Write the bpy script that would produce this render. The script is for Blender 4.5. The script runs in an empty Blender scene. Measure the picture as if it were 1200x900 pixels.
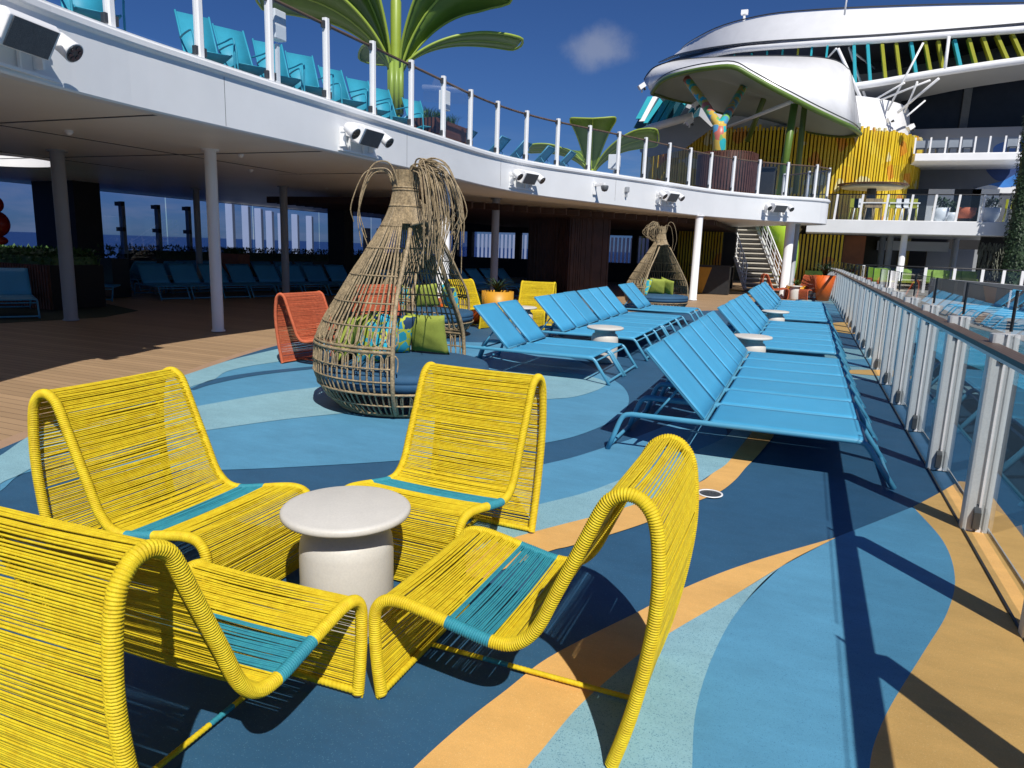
import bpy, bmesh, math, random
from mathutils import Vector, Matrix
random.seed(7)
scene = bpy.context.scene
col = scene.collection
R = math.radians

# ------------------------------------------------------------------ camera
PITCH, YAW, ROLL, FPX, EYE = R(10.990), R(-22.107), R(1.93), 826.0, 1.6
_fw = Vector((math.sin(YAW)*math.cos(PITCH), math.cos(YAW)*math.cos(PITCH), -math.sin(PITCH)))
_rt = Vector((math.cos(YAW), -math.sin(YAW), 0))
_up = _rt.cross(_fw)
RT = math.cos(ROLL)*_rt + math.sin(ROLL)*_up
UP = -math.sin(ROLL)*_rt + math.cos(ROLL)*_up
CAM = Vector((0, 0, EYE))
cd = bpy.data.cameras.new('camera'); cam = bpy.data.objects.new('camera', cd); col.objects.link(cam)
cd.sensor_width = 36; cd.lens = 36*FPX/1200; cd.clip_start = .05; cd.clip_end = 40000
m = Matrix((RT, UP, -_fw)).transposed().to_4x4(); m.translation = CAM
cam.matrix_world = m; scene.camera = cam

# survey helpers: where a sight line of the photograph meets a real plane of the place
def ray(px, py): return RT*((px-600)/FPX) + UP*((450-py)/FPX) + _fw
def G(px, py, z=0.0):
    d = ray(px, py); return CAM + d*((z-EYE)/d.z)
def at(px, py, Y):
    d = ray(px, py); return CAM + d*(Y/d.y)

# ------------------------------------------------------------------ materials
MATS = {}
def srgb(r, g, b):
    f = lambda c: (c/255)/12.92 if c/255 <= .04045 else (((c/255)+.055)/1.055)**2.4
    return (f(r), f(g), f(b), 1)
def newmat(name):
    m = bpy.data.materials.new(name); m.use_nodes = True
    nt = m.node_tree; b = nt.nodes['Principled BSDF']; MATS[name] = m
    return m, nt, b
def N(nt, t, **kw):
    n = nt.nodes.new(t)
    for k, v in kw.items():
        if k in n.inputs: n.inputs[k].default_value = v
        else: setattr(n, k, v)
    return n
def mat(name, c, rough=.5, var=.12, scale=6, bump=0., bscale=80, metal=0, spec=.5, detail=4, fine=0., fscale=200, coat=0):
    m, nt, b = newmat(name); L = nt.links.new
    tc = N(nt, 'ShaderNodeTexCoord')
    nz = N(nt, 'ShaderNodeTexNoise', Scale=scale, Detail=detail, Roughness=.6); L(tc.outputs['Object'], nz.inputs['Vector'])
    mr = N(nt, 'ShaderNodeMapRange'); mr.inputs['From Min'].default_value = .3; mr.inputs['From Max'].default_value = .7
    mr.inputs['To Min'].default_value = 1-var; mr.inputs['To Max'].default_value = 1+var; L(nz.outputs['Fac'], mr.inputs['Value'])
    v = mr.outputs[0]
    if fine:
        n2 = N(nt, 'ShaderNodeTexNoise', Scale=fscale, Detail=1); L(tc.outputs['Object'], n2.inputs['Vector'])
        m2 = N(nt, 'ShaderNodeMapRange'); m2.inputs['From Min'].default_value = .35; m2.inputs['From Max'].default_value = .65
        m2.inputs['To Min'].default_value = 1-fine; m2.inputs['To Max'].default_value = 1+fine; L(n2.outputs['Fac'], m2.inputs['Value'])
        mm = N(nt, 'ShaderNodeMath', operation='MULTIPLY'); L(v, mm.inputs[0]); L(m2.outputs[0], mm.inputs[1]); v = mm.outputs[0]
    mx = N(nt, 'ShaderNodeVectorMath', operation='SCALE'); mx.inputs[0].default_value = c[:3]; L(v, mx.inputs['Scale'])
    L(mx.outputs[0], b.inputs['Base Color'])
    b.inputs['Roughness'].default_value = rough; b.inputs['Metallic'].default_value = metal
    b.inputs['Specular IOR Level'].default_value = spec; b.inputs['Coat Weight'].default_value = coat
    if bump:
        n3 = N(nt, 'ShaderNodeTexNoise', Scale=bscale, Detail=3); L(tc.outputs['Object'], n3.inputs['Vector'])
        bp = N(nt, 'ShaderNodeBump', Strength=bump, Distance=.01); L(n3.outputs['Fac'], bp.inputs['Height']); L(bp.outputs[0], b.inputs['Normal'])
    return m

def rubber(name, c, specks, amt):
    """poured rubber granules: fine specks, wear blotches, long scuffs"""
    m, nt, b = newmat(name); L = nt.links.new
    tc = N(nt, 'ShaderNodeTexCoord')
    big = N(nt, 'ShaderNodeTexNoise', Scale=1.3, Detail=6, Roughness=.65); L(tc.outputs['Object'], big.inputs['Vector'])
    mp = N(nt, 'ShaderNodeMapping'); mp.inputs['Scale'].default_value = (1.2, 3.2, 1); mp.inputs['Rotation'].default_value = (0, 0, .5); L(tc.outputs['Object'], mp.inputs['Vector'])
    scf = N(nt, 'ShaderNodeTexNoise', Scale=2.2, Detail=5, Roughness=.7); L(mp.outputs[0], scf.inputs['Vector'])
    ad = N(nt, 'ShaderNodeMath', operation='ADD'); L(big.outputs['Fac'], ad.inputs[0]); L(scf.outputs['Fac'], ad.inputs[1])
    mr = N(nt, 'ShaderNodeMapRange'); mr.inputs['From Min'].default_value = .7; mr.inputs['From Max'].default_value = 1.3
    mr.inputs['To Min'].default_value = .86; mr.inputs['To Max'].default_value = 1.13; L(ad.outputs[0], mr.inputs['Value'])
    sc = N(nt, 'ShaderNodeVectorMath', operation='SCALE'); sc.inputs[0].default_value = c[:3]; L(mr.outputs[0], sc.inputs['Scale'])
    sp = N(nt, 'ShaderNodeTexVoronoi', Scale=330); L(tc.outputs['Object'], sp.inputs['Vector'])
    cr = N(nt, 'ShaderNodeMapRange'); cr.inputs['From Min'].default_value = 1-amt; cr.inputs['From Max'].default_value = 1-amt+.06; spc = N(nt, 'ShaderNodeSeparateColor'); L(sp.outputs['Color'], spc.inputs[0]); L(spc.outputs[0], cr.inputs['Value'])
    mx = N(nt, 'ShaderNodeMix', data_type='RGBA'); L(cr.outputs[0], mx.inputs['Factor']); L(sc.outputs[0], mx.inputs['A']); mx.inputs['B'].default_value = specks
    g2 = N(nt, 'ShaderNodeTexNoise', Scale=420, Detail=2); L(tc.outputs['Object'], g2.inputs['Vector'])
    mr2 = N(nt, 'ShaderNodeMapRange'); mr2.inputs['To Min'].default_value = .75; mr2.inputs['To Max'].default_value = 1.25; L(g2.outputs['Fac'], mr2.inputs['Value'])
    s2 = N(nt, 'ShaderNodeVectorMath', operation='SCALE'); L(mx.outputs['Result'], s2.inputs[0]); L(mr2.outputs[0], s2.inputs['Scale'])
    L(s2.outputs[0], b.inputs['Base Color'])
    b.inputs['Roughness'].default_value = .62; b.inputs['Specular IOR Level'].default_value = .35
    bp = N(nt, 'ShaderNodeBump', Strength=.25, Distance=.003); L(g2.outputs['Fac'], bp.inputs['Height']); L(bp.outputs[0], b.inputs['Normal'])
    return m

def glass(name, tint, rough=0.0, power=4.5, top=.75, base=.05):
    m, nt, b = newmat(name); L = nt.links.new; nt.nodes.remove(b)
    out = [n for n in nt.nodes if n.type == 'OUTPUT_MATERIAL'][0]
    tr = N(nt, 'ShaderNodeBsdfTransparent'); tr.inputs['Color'].default_value = tint
    gl = N(nt, 'ShaderNodeBsdfGlossy', Roughness=rough); gl.inputs['Color'].default_value = (.95, .97, 1, 1)
    lw = N(nt, 'ShaderNodeLayerWeight', Blend=.5)
    pw = N(nt, 'ShaderNodeMath', operation='POWER'); L(lw.outputs['Facing'], pw.inputs[0]); pw.inputs[1].default_value = power
    ma = N(nt, 'ShaderNodeMath', operation='MULTIPLY_ADD'); L(pw.outputs[0], ma.inputs[0]); ma.inputs[1].default_value = top; ma.inputs[2].default_value = base
    mx = N(nt, 'ShaderNodeMixShader'); L(ma.outputs[0], mx.inputs[0]); L(tr.outputs[0], mx.inputs[1]); L(gl.outputs[0], mx.inputs[2]); L(mx.outputs[0], out.inputs[0])
    return m

def stripes(name, c1, c2, axis, period, duty, rough=.6, var=.15, gap_dark=True):
    """boards / slats along one axis: flat bands with narrow gaps, each board a little different"""
    m, nt, b = newmat(name); L = nt.links.new
    tc = N(nt, 'ShaderNodeTexCoord'); sx = N(nt, 'ShaderNodeSeparateXYZ'); L(tc.outputs['Object'], sx.inputs[0])
    dv = N(nt, 'ShaderNodeMath', operation='DIVIDE'); L(sx.outputs[axis], dv.inputs[0]); dv.inputs[1].default_value = period
    fr = N(nt, 'ShaderNodeMath', operation='FRACT'); L(dv.outputs[0], fr.inputs[0])
    fl = N(nt, 'ShaderNodeMath', operation='FLOOR'); L(dv.outputs[0], fl.inputs[0])
    wn = N(nt, 'ShaderNodeTexWhiteNoise', noise_dimensions='1D'); L(fl.outputs[0], wn.inputs['W'])
    gt = N(nt, 'ShaderNodeMath', operation='GREATER_THAN'); L(fr.outputs[0], gt.inputs[0]); gt.inputs[1].default_value = duty
    mp = N(nt, 'ShaderNodeMapping'); s = [14, 14, 14]; s[(axis+1) % 2 if axis < 2 else 2] = 1.0; mp.inputs['Scale'].default_value = s; L(tc.outputs['Object'], mp.inputs['Vector'])
    nz = N(nt, 'ShaderNodeTexNoise', Scale=1.5, Detail=5); L(mp.outputs[0], nz.inputs['Vector'])
    ad = N(nt, 'ShaderNodeMath', operation='ADD'); L(nz.outputs['Fac'], ad.inputs[0]); L(wn.outputs['Value'], ad.inputs[1])
    mr = N(nt, 'ShaderNodeMapRange'); mr.inputs['From Min'].default_value = .3; mr.inputs['From Max'].default_value = 1.7; mr.inputs['To Min'].default_value = 1-var; mr.inputs['To Max'].default_value = 1+var; L(ad.outputs[0], mr.inputs['Value'])
    sc = N(nt, 'ShaderNodeVectorMath', operation='SCALE'); sc.inputs[0].default_value = c1[:3]; L(mr.outputs[0], sc.inputs['Scale'])
    mx = N(nt, 'ShaderNodeMix', data_type='RGBA'); L(gt.outputs[0], mx.inputs['Factor']); L(sc.outputs[0], mx.inputs['A']); mx.inputs['B'].default_value = c2
    L(mx.outputs['Result'], b.inputs['Base Color']); b.inputs['Roughness'].default_value = rough; b.inputs['Specular IOR Level'].default_value = .3
    return m

def rope(name, c, c2):
    m, nt, b = newmat(name); L = nt.links.new
    tc = N(nt, 'ShaderNodeTexCoord')
    nz = N(nt, 'ShaderNodeTexNoise', Scale=26, Detail=4, Roughness=.7); L(tc.outputs['Object'], nz.inputs['Vector'])
    w = N(nt, 'ShaderNodeTexNoise', Scale=420, Detail=1); L(tc.outputs['Object'], w.inputs['Vector'])
    mr = N(nt, 'ShaderNodeMapRange'); mr.inputs['From Min'].default_value = .35; mr.inputs['From Max'].default_value = .7; L(nz.outputs['Fac'], mr.inputs['Value'])
    mx = N(nt, 'ShaderNodeMix', data_type='RGBA'); L(mr.outputs[0], mx.inputs['Factor']); mx.inputs['A'].default_value = c; mx.inputs['B'].default_value = c2
    m2 = N(nt, 'ShaderNodeMapRange'); m2.inputs['To Min'].default_value = .7; m2.inputs['To Max'].default_value = 1.25; L(w.outputs['Fac'], m2.inputs['Value'])
    sc = N(nt, 'ShaderNodeVectorMath', operation='SCALE'); L(mx.outputs['Result'], sc.inputs[0]); L(m2.outputs[0], sc.inputs['Scale'])
    L(sc.outputs[0], b.inputs['Base Color']); b.inputs['Roughness'].default_value = .6; b.inputs['Specular IOR Level'].default_value = .3
    bp = N(nt, 'ShaderNodeBump', Strength=.5, Distance=.002); L(w.outputs['Fac'], bp.inputs['Height']); L(bp.outputs[0], b.inputs['Normal'])
    return m

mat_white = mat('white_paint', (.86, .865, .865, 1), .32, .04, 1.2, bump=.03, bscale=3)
mat_fascia = mat('white_fascia', (.76, .775, .785, 1), .35, .05, .7, bump=.02, bscale=2)
mat_soffit = mat('soffit_paint', (.80, .77, .71, 1), .45, .06, .5)
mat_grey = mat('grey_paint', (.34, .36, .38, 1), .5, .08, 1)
mat_greydeck = mat('grey_deck', (.36, .35, .33, 1), .7, .12, .8, fine=.1)
mat_alu = mat('brushed_aluminium', (.66, .66, .65, 1), .42, .05, 8, metal=.08, fine=.04, fscale=90)
mat_dark = mat('dark_metal', (.022, .023, .025, 1), .45, .2, 5)
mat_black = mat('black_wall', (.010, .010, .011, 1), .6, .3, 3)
mat_clamp = mat('grey_clamp', (.10, .105, .11, 1), .35, .1, 20, metal=.5)
mat_blue = mat('blue_sling', (.060, .35, .585, 1), .55, .05, 3, bump=.12, bscale=700, fine=.05, fscale=500)
mat_blueframe = mat('blue_frame', (.085, .33, .50, 1), .36, .05, 6)
mat_teal = mat('teal_sling', (.035, .34, .46, 1), .55, .08, 4, fine=.05)
mat_table = mat('stone_white', (.64, .615, .555, 1), .5, .04, 7, fine=.03, fscale=120, bump=.03)
mat_wick = mat('wicker', (.31, .235, .135, 1), .6, .3, 14, fine=.25, fscale=60, bump=.3, bscale=120)
mat_wick2 = mat('wicker_dark', (.15, .11, .065, 1), .6, .3, 14, fine=.25, fscale=60)
mat_cush = mat('navy_cushion', (.022, .085, .165, 1), .8, .10, 8, bump=.25, bscale=350, fine=.12, fscale=300)
mat_lime = mat('lime_fabric', (.30, .36, .055, 1), .85, .10, 9, bump=.35, bscale=260, fine=.12, fscale=300)
mat_yrope = rope('yellow_rope', (.77, .60, .022, 1), (.62, .43, .012, 1))
mat_trope = rope('teal_rope', (.04, .30, .36, 1), (.03, .22, .30, 1))
mat_crope = rope('coral_rope', (.62, .16, .07, 1), (.45, .10, .045, 1))
mat_wood = stripes('wood_planks', srgb(166, 138, 106), srgb(82, 64, 50), 1, .118, .94, .6, .16)
mat_coral = mat('tan_border', srgb(168, 138, 112), .6, .08, 5, fine=.08)
mat_slat = stripes('brown_slats', srgb(92, 58, 44), (.006, .004, .003, 1), 0, .09, .62, .55, .25)
mat_handrail = stripes('teak_handrail', srgb(104, 86, 74), srgb(36, 29, 25), 0, .021, .86, .45, .3)
mat_green = mat('leaf_green_paint', (.11, .19, .028, 1), .42, .10, 3, fine=.08, fscale=90)
mat_greenlite = mat('lime_green_paint', (.30, .40, .055, 1), .38, .06, 3)
mat_olive = mat('olive_paint', (.09, .13, .02, 1), .4, .08, 3)
mat_fin_o = mat('olive_fin', (.35, .36, .02, 1), .4, .05, 3)
mat_fin_t = mat('turquoise_fin', (.03, .40, .47, 1), .4, .05, 3)
mat_orange = mat('orange_pot', (.75, .13, .015, 1), .4, .06, 6)
mat_ypot = mat('amber_pot', (.62, .30, .02, 1), .45, .08, 6)
mat_leaf = mat('leaf', (.045, .11, .018, 1), .5, .4, 9)
mat_leafdark = mat('leaf_dark', (.02, .045, .015, 1), .55, .4, 9)
mat_red = mat('red_gloss', (.45, .02, .012, 1), .25, .15, 4)
mat_carpet = mat('green_carpet', (.045, .055, .02, 1), .9, .2, 6, fine=.2)
mat_spk = mat('speaker_mesh', (.10, .11, .12, 1), .5, .1, 9, fine=.3, fscale=150)
mat_lens = mat('lamp_lens', (.06, .065, .07, 1), .2, .3, 30)
mat_win = mat('dark_window', (.012, .013, .014, 1), .32, .2, 2, spec=.25)
mat_ywhite = mat('cream', (.7, .62, .40, 1), .6, .1, 4)
mat_limewall = mat('lime_panel_paint', (.26, .42, .07, 1), .6, .3, 1.5)
mat_stepw = mat('pale_step', (.62, .58, .50, 1), .6, .08, 6)
gl_rail = glass('rail_glass', (.70, .76, .77, 1))
gl_top = glass('top_glass', (.95, .97, .97, 1), base=.04)
gl_up = glass('clear_glass', (.86, .91, .95, 1), base=.06, top=.6)
gl_wind = glass('tinted_windbreak', (.30, .38, .60, 1), base=.03, top=.35)
D_ = rubber('rubber_navy', srgb(46, 87, 118), srgb(80, 122, 148), .05)
M_ = rubber('rubber_blue', srgb(86, 146, 178), srgb(60, 114, 150), .06)
L_ = rubber('rubber_sky', srgb(136, 177, 188), srgb(86, 132, 154), .12)
Y_ = rubber('rubber_amber', srgb(220, 172, 102), srgb(238, 204, 146), .04)

def water_mat(name, c, bump, scale, rough=.06, c2=None):
    m, nt, b = newmat(name); L = nt.links.new
    tc = N(nt, 'ShaderNodeTexCoord')
    nz = N(nt, 'ShaderNodeTexNoise', Scale=scale, Detail=5, Roughness=.6); L(tc.outputs['Object'], nz.inputs['Vector'])
    bp = N(nt, 'ShaderNodeBump', Strength=bump, Distance=.3); L(nz.outputs['Fac'], bp.inputs['Height']); L(bp.outputs[0], b.inputs['Normal'])
    b.inputs['Base Color'].default_value = c; b.inputs['Roughness'].default_value = rough
    if c2:  # caustic light painted into the water colour as pale lines
        v = N(nt, 'ShaderNodeTexVoronoi', Scale=2.6, feature='DISTANCE_TO_EDGE')
        ds = N(nt, 'ShaderNodeMix', data_type='VECTOR'); ds.inputs['Factor'].default_value = .25
        L(tc.outputs['Object'], ds.inputs['A']); L(nz.outputs['Color'], ds.inputs['B']); L(ds.outputs['Result'], v.inputs['Vector'])
        mr = N(nt, 'ShaderNodeMapRange'); mr.inputs['From Min'].default_value = .0; mr.inputs['From Max'].default_value = .06; mr.inputs['To Min'].default_value = 1; mr.inputs['To Max'].default_value = 0; L(v.outputs['Distance'], mr.inputs['Value'])
        n2 = N(nt, 'ShaderNodeTexNoise', Scale=.55, Detail=2); L(tc.outputs['Object'], n2.inputs['Vector'])
        mm = N(nt, 'ShaderNodeMapRange'); mm.inputs['From Min'].default_value = .45; mm.inputs['From Max'].default_value = .6; L(n2.outputs['Fac'], mm.inputs['Value'])
        mu = N(nt, 'ShaderNodeMath', operation='MULTIPLY'); L(mr.outputs[0], mu.inputs[0]); L(mm.outputs[0], mu.inputs[1])
        mx = N(nt, 'ShaderNodeMix', data_type='RGBA'); L(mu.outputs[0], mx.inputs['Factor']); mx.inputs['A'].default_value = c; mx.inputs['B'].default_value = c2; L(mx.outputs['Result'], b.inputs['Base Color'])
    return m
mat_darkfloor = rubber('rubber_darkened', (.016, .034, .048, 1), (.05, .08, .1, 1), .05)  # rubber with the darkness behind the rail glass put into its colour
mat_sea = water_mat('sea_water', (.006, .03, .10, 1), .5, .05, .25)
mat_pool = water_mat('pool_water', (.04, .32, .46, 1), .15, 3, .08, (.45, .75, .80, 1))

def patchwork(name, cols, scale, edge=None, rough=.8):
    m, nt, b = newmat(name); L = nt.links.new
    tc = N(nt, 'ShaderNodeTexCoord')
    nz = N(nt, 'ShaderNodeTexNoise', Scale=scale*.8, Detail=2); L(tc.outputs['Object'], nz.inputs['Vector'])
    ds = N(nt, 'ShaderNodeMix', data_type='VECTOR'); ds.inputs['Factor'].default_value = .12; L(tc.outputs['Object'], ds.inputs['A']); L(nz.outputs['Color'], ds.inputs['B'])
    v = N(nt, 'ShaderNodeTexVoronoi', Scale=scale); L(ds.outputs['Result'], v.inputs['Vector'])
    sp = N(nt, 'ShaderNodeSeparateColor'); L(v.outputs['Color'], sp.inputs[0])
    cr = N(nt, 'ShaderNodeValToRGB'); cr.color_ramp.interpolation = 'CONSTANT'; L(sp.outputs[0], cr.inputs[0])
    els = cr.color_ramp.elements
    while len(els) < len(cols): els.new(.5)
    for i, c in enumerate(cols): els[i].position = i/len(cols); els[i].color = c
    o = cr.outputs[0]
    if edge:
        ve = N(nt, 'ShaderNodeTexVoronoi', Scale=scale, feature='DISTANCE_TO_EDGE'); L(ds.outputs['Result'], ve.inputs['Vector'])
        lt = N(nt, 'ShaderNodeMath', operation='LESS_THAN'); L(ve.outputs['Distance'], lt.inputs[0]); lt.inputs[1].default_value = .085
        mx = N(nt, 'ShaderNodeMix', data_type='RGBA'); L(lt.outputs[0], mx.inputs['Factor']); L(o, mx.inputs['A']); mx.inputs['B'].default_value = edge; o = mx.outputs['Result']
    L(o, b.inputs['Base Color']); b.inputs['Roughness'].default_value = rough
    return m
mat_print = patchwork('printed_fabric', [(.02, .36, .52, 1), (.03, .42, .58, 1), (.02, .28, .46, 1), (.015, .05, .12, 1)], 9, (.45, .52, .05, 1))
mat_mosaic = patchwork('mosaic_column', [(.03, .42, .46, 1), (.6, .42, .08, 1), (.55, .16, .12, 1), (.2, .45, .12, 1), (.1, .3, .5, 1)], 3.2, None, .4)
mat_yslat = patchwork('yellow_slats', [(.70, .47, .015, 1), (.74, .52, .02, 1), (.66, .42, .015, 1), (.60, .42, .02, 1), (.72, .5, .02, 1), (.75, .55, .04, 1), (.70, .5, .02, 1), (.68, .45, .02, 1), (.66, .28, .02, 1), (.72, .5, .02, 1), (.70, .62, .3, 1)], 1.6, None, .45)
mat_slide = patchwork('lime_slide', [(.36, .62, .03, 1), (.45, .68, .05, 1), (.30, .58, .02, 1), (.62, .35, .05, 1)], .8, None, .3)

# every lounger has faded a little differently
nt_ = mat_blue.node_tree; b_ = nt_.nodes['Principled BSDF']; src = b_.inputs['Base Color'].links[0].from_socket
oi = nt_.nodes.new('ShaderNodeObjectInfo'); mr_ = nt_.nodes.new('ShaderNodeMapRange'); mr_.inputs['To Min'].default_value = .91; mr_.inputs['To Max'].default_value = 1.09
nt_.links.new(oi.outputs['Random'], mr_.inputs['Value']); sc_ = nt_.nodes.new('ShaderNodeVectorMath'); sc_.operation = 'SCALE'
nt_.links.new(src, sc_.inputs[0]); nt_.links.new(mr_.outputs[0], sc_.inputs['Scale']); nt_.links.new(sc_.outputs[0], b_.inputs['Base Color'])

# ------------------------------------------------------------------ mesh builder
def catmull(pts, n=8, closed=False):
    P = [Vector(p) for p in pts]; out = []
    k = len(P); rng = range(k) if closed else range(k-1)
    for i in rng:
        p1, p2 = P[i], P[(i+1) % k]
        p0 = P[(i-1) % k] if (closed or i > 0) else p1*2-p2
        p3 = P[(i+2) % k] if (closed or i+2 < k) else p2*2-p1
        for j in range(n):
            t = j/n
            out.append(.5*((2*p1)+(p2-p0)*t+(2*p0-5*p1+4*p2-p3)*t*t+(3*p1-p0-3*p2+p3)*t**3))
    if not closed: out.append(P[-1])
    return out
def resample(pts, step):
    P = [Vector(p) for p in pts]; L = [0]
    for a, b in zip(P, P[1:]): L.append(L[-1]+(b-a).length)
    n = max(2, int(round(L[-1]/step))); out = []; j = 0
    for i in range(n+1):
        d = L[-1]*i/n
        while j < len(P)-2 and L[j+1] < d: j += 1
        s = L[j+1]-L[j]; out.append(P[j].lerp(P[j+1], (d-L[j])/s if s > 0 else 0))
    return out
class MB:
    def __init__(s): s.v = []; s.f = []; s.mi = []; s.sm = []
    def add(s, vs, fs, mi=0, smooth=False):
        o = len(s.v); s.v += [tuple(v) for v in vs]
        for f in fs: s.f.append([i+o for i in f]); s.mi.append(mi); s.sm.append(smooth)
        return s
    def box(s, c, d, rz=0, mi=0, M=None):
        x, y, z = d[0]/2, d[1]/2, d[2]/2
        vs = [Vector((a*x, b*y, e*z)) for e in (-1, 1) for a, b in ((-1, -1), (1, -1), (1, 1), (-1, 1))]
        if M is not None: vs = [M @ v for v in vs]
        elif rz:
            r = Matrix.Rotation(rz, 3, 'Z'); vs = [r @ v for v in vs]
        c = Vector(c); s.add([v+c for v in vs], [(3, 2, 1, 0), (4, 5, 6, 7), (0, 1, 5, 4), (1, 2, 6, 5), (2, 3, 7, 6), (3, 0, 4, 7)], mi)
        return s
    def tube(s, pts, r, n=8, cap=True, mod=None, mi=0, up=None, flat=1.0, miF=None):
        P = [Vector(p) for p in pts]; k = len(P)
        T = [(P[min(i+1, k-1)]-P[max(i-1, 0)]).normalized() for i in range(k)]
        a = Vector(up) if up else (Vector((0, 0, 1)) if abs(T[0].z) < .9 else Vector((1, 0, 0)))
        u = (a-T[0]*a.dot(T[0])).normalized(); vs = []
        for i in range(k):
            if i: u = (u-T[i]*u.dot(T[i])).normalized()
            w = T[i].cross(u); rr = r(i/(k-1)) if callable(r) else r
            for j in range(n):
                an = 2*math.pi*j/n; q = rr+(mod(i, an) if mod else 0)
                vs.append(P[i]+u*(math.cos(an)*q*flat)+w*(math.sin(an)*q))
        fs = []; 
        o = len(s.v); s.v += [tuple(v) for v in vs]
        for i in range(k-1):
            m_ = miF(i) if miF else mi
            for j in range(n):
                s.f.append([o+i*n+j, o+i*n+(j+1) % n, o+(i+1)*n+(j+1) % n, o+(i+1)*n+j]); s.mi.append(m_); s.sm.append(n > 5)
        if cap:
            s.f.append([o+j for j in range(n)][::-1]); s.mi.append(miF(0) if miF else mi); s.sm.append(False)
            s.f.append([o+(k-1)*n+j for j in range(n)]); s.mi.append(miF(k-2) if miF else mi); s.sm.append(False)
        return s
    def lathe(s, prof, c=(0, 0, 0), n=32, mi=0, smooth=True, cap=True):
        c = Vector(c); vs = []; fs = []
        for r, z in prof:
            for j in range(n):
                a = 2*math.pi*j/n; vs.append(c+Vector((r*math.cos(a), r*math.sin(a), z)))
        for i in range(len(prof)-1):
            for j in range(n): fs.append((i*n+j, i*n+(j+1) % n, (i+1)*n+(j+1) % n, (i+1)*n+j))
        s.add(vs, fs, mi, smooth)
        if cap:
            s.add([vs[j] for j in range(n)], [list(range(n))[::-1]], mi); s.add(vs[-n:], [list(range(n))], mi)
        return s
    def grid(s, rows, mi=0, smooth=True):
        n = len(rows[0]); s.add([p for r in rows for p in r], [(i*n+j, i*n+j+1, (i+1)*n+j+1, (i+1)*n+j) for i in range(len(rows)-1) for j in range(n-1)], mi, smooth); return s
    def poly(s, pts, mi=0): s.add(pts, [list(range(len(pts)))], mi); return s
    def slab(s, pts, z0, z1, mi=0):
        n = len(pts); lo = [(p[0], p[1], z0) for p in pts]; hi = [(p[0], p[1], z1) for p in pts]
        s.add(lo+hi, [list(range(n))[::-1], list(range(n, 2*n))]+[(i, (i+1) % n, n+(i+1) % n, n+i) for i in range(n)], mi); return s
    def loft(s, A, B, mi=0, smooth=True):
        n = len(A); s.add(list(A)+list(B), [(i, i+1, n+i+1, n+i) for i in range(n-1)], mi, smooth); return s
    def build(s, name, mats, parent=None, bevel=0, thick=0, world=False):
        me = bpy.data.meshes.new(name); me.from_pydata(s.v, [], s.f); me.update()
        for m_ in (mats if isinstance(mats, (list, tuple)) else [mats]): me.materials.append(m_)
        me.polygons.foreach_set('material_index', s.mi); me.polygons.foreach_set('use_smooth', s.sm)
        o = bpy.data.objects.new(name, me); col.objects.link(o)
        if parent:
            o.parent = parent
            if world: o.matrix_parent_inverse = Matrix.Translation(-parent.location)
        if thick: md = o.modifiers.new('solid', 'SOLIDIFY'); md.thickness = thick; md.offset = 0
        if bevel: md = o.modifiers.new('bevel', 'BEVEL'); md.width = bevel; md.segments = 2; md.limit_method = 'ANGLE'; md.harden_normals = False
        return o
def tag(o, label=None, cat=None, group=None, kind=None):
    if label: o['label'] = label
    if cat: o['category'] = cat
    if group: o['group'] = group
    if kind: o['kind'] = kind
    return o
def empty(name, loc=(0, 0, 0), rz=0, label=None, cat=None, group=None):
    o = bpy.data.objects.new(name, None); col.objects.link(o); o.location = loc; o.rotation_euler = (0, 0, rz); o.empty_display_size = .1
    return tag(o, label, cat, group)
def dup(root, loc, rz, label, group=None):
    r = root.copy(); col.objects.link(r); r.location = loc; r.rotation_euler = (0, 0, rz); r['label'] = label
    if group: r['group'] = group
    for ch in list(root.children):
        c = ch.copy(); col.objects.link(c); c.parent = r
        for g in list(ch.children):
            d = g.copy(); col.objects.link(d); d.parent = c
    return r
ORD = ['first', 'second', 'third', 'fourth', 'fifth', 'sixth', 'seventh', 'eighth', 'ninth', 'tenth', 'eleventh', 'twelfth', 'thirteenth', 'fourteenth', 'fifteenth', 'sixteenth']
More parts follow.
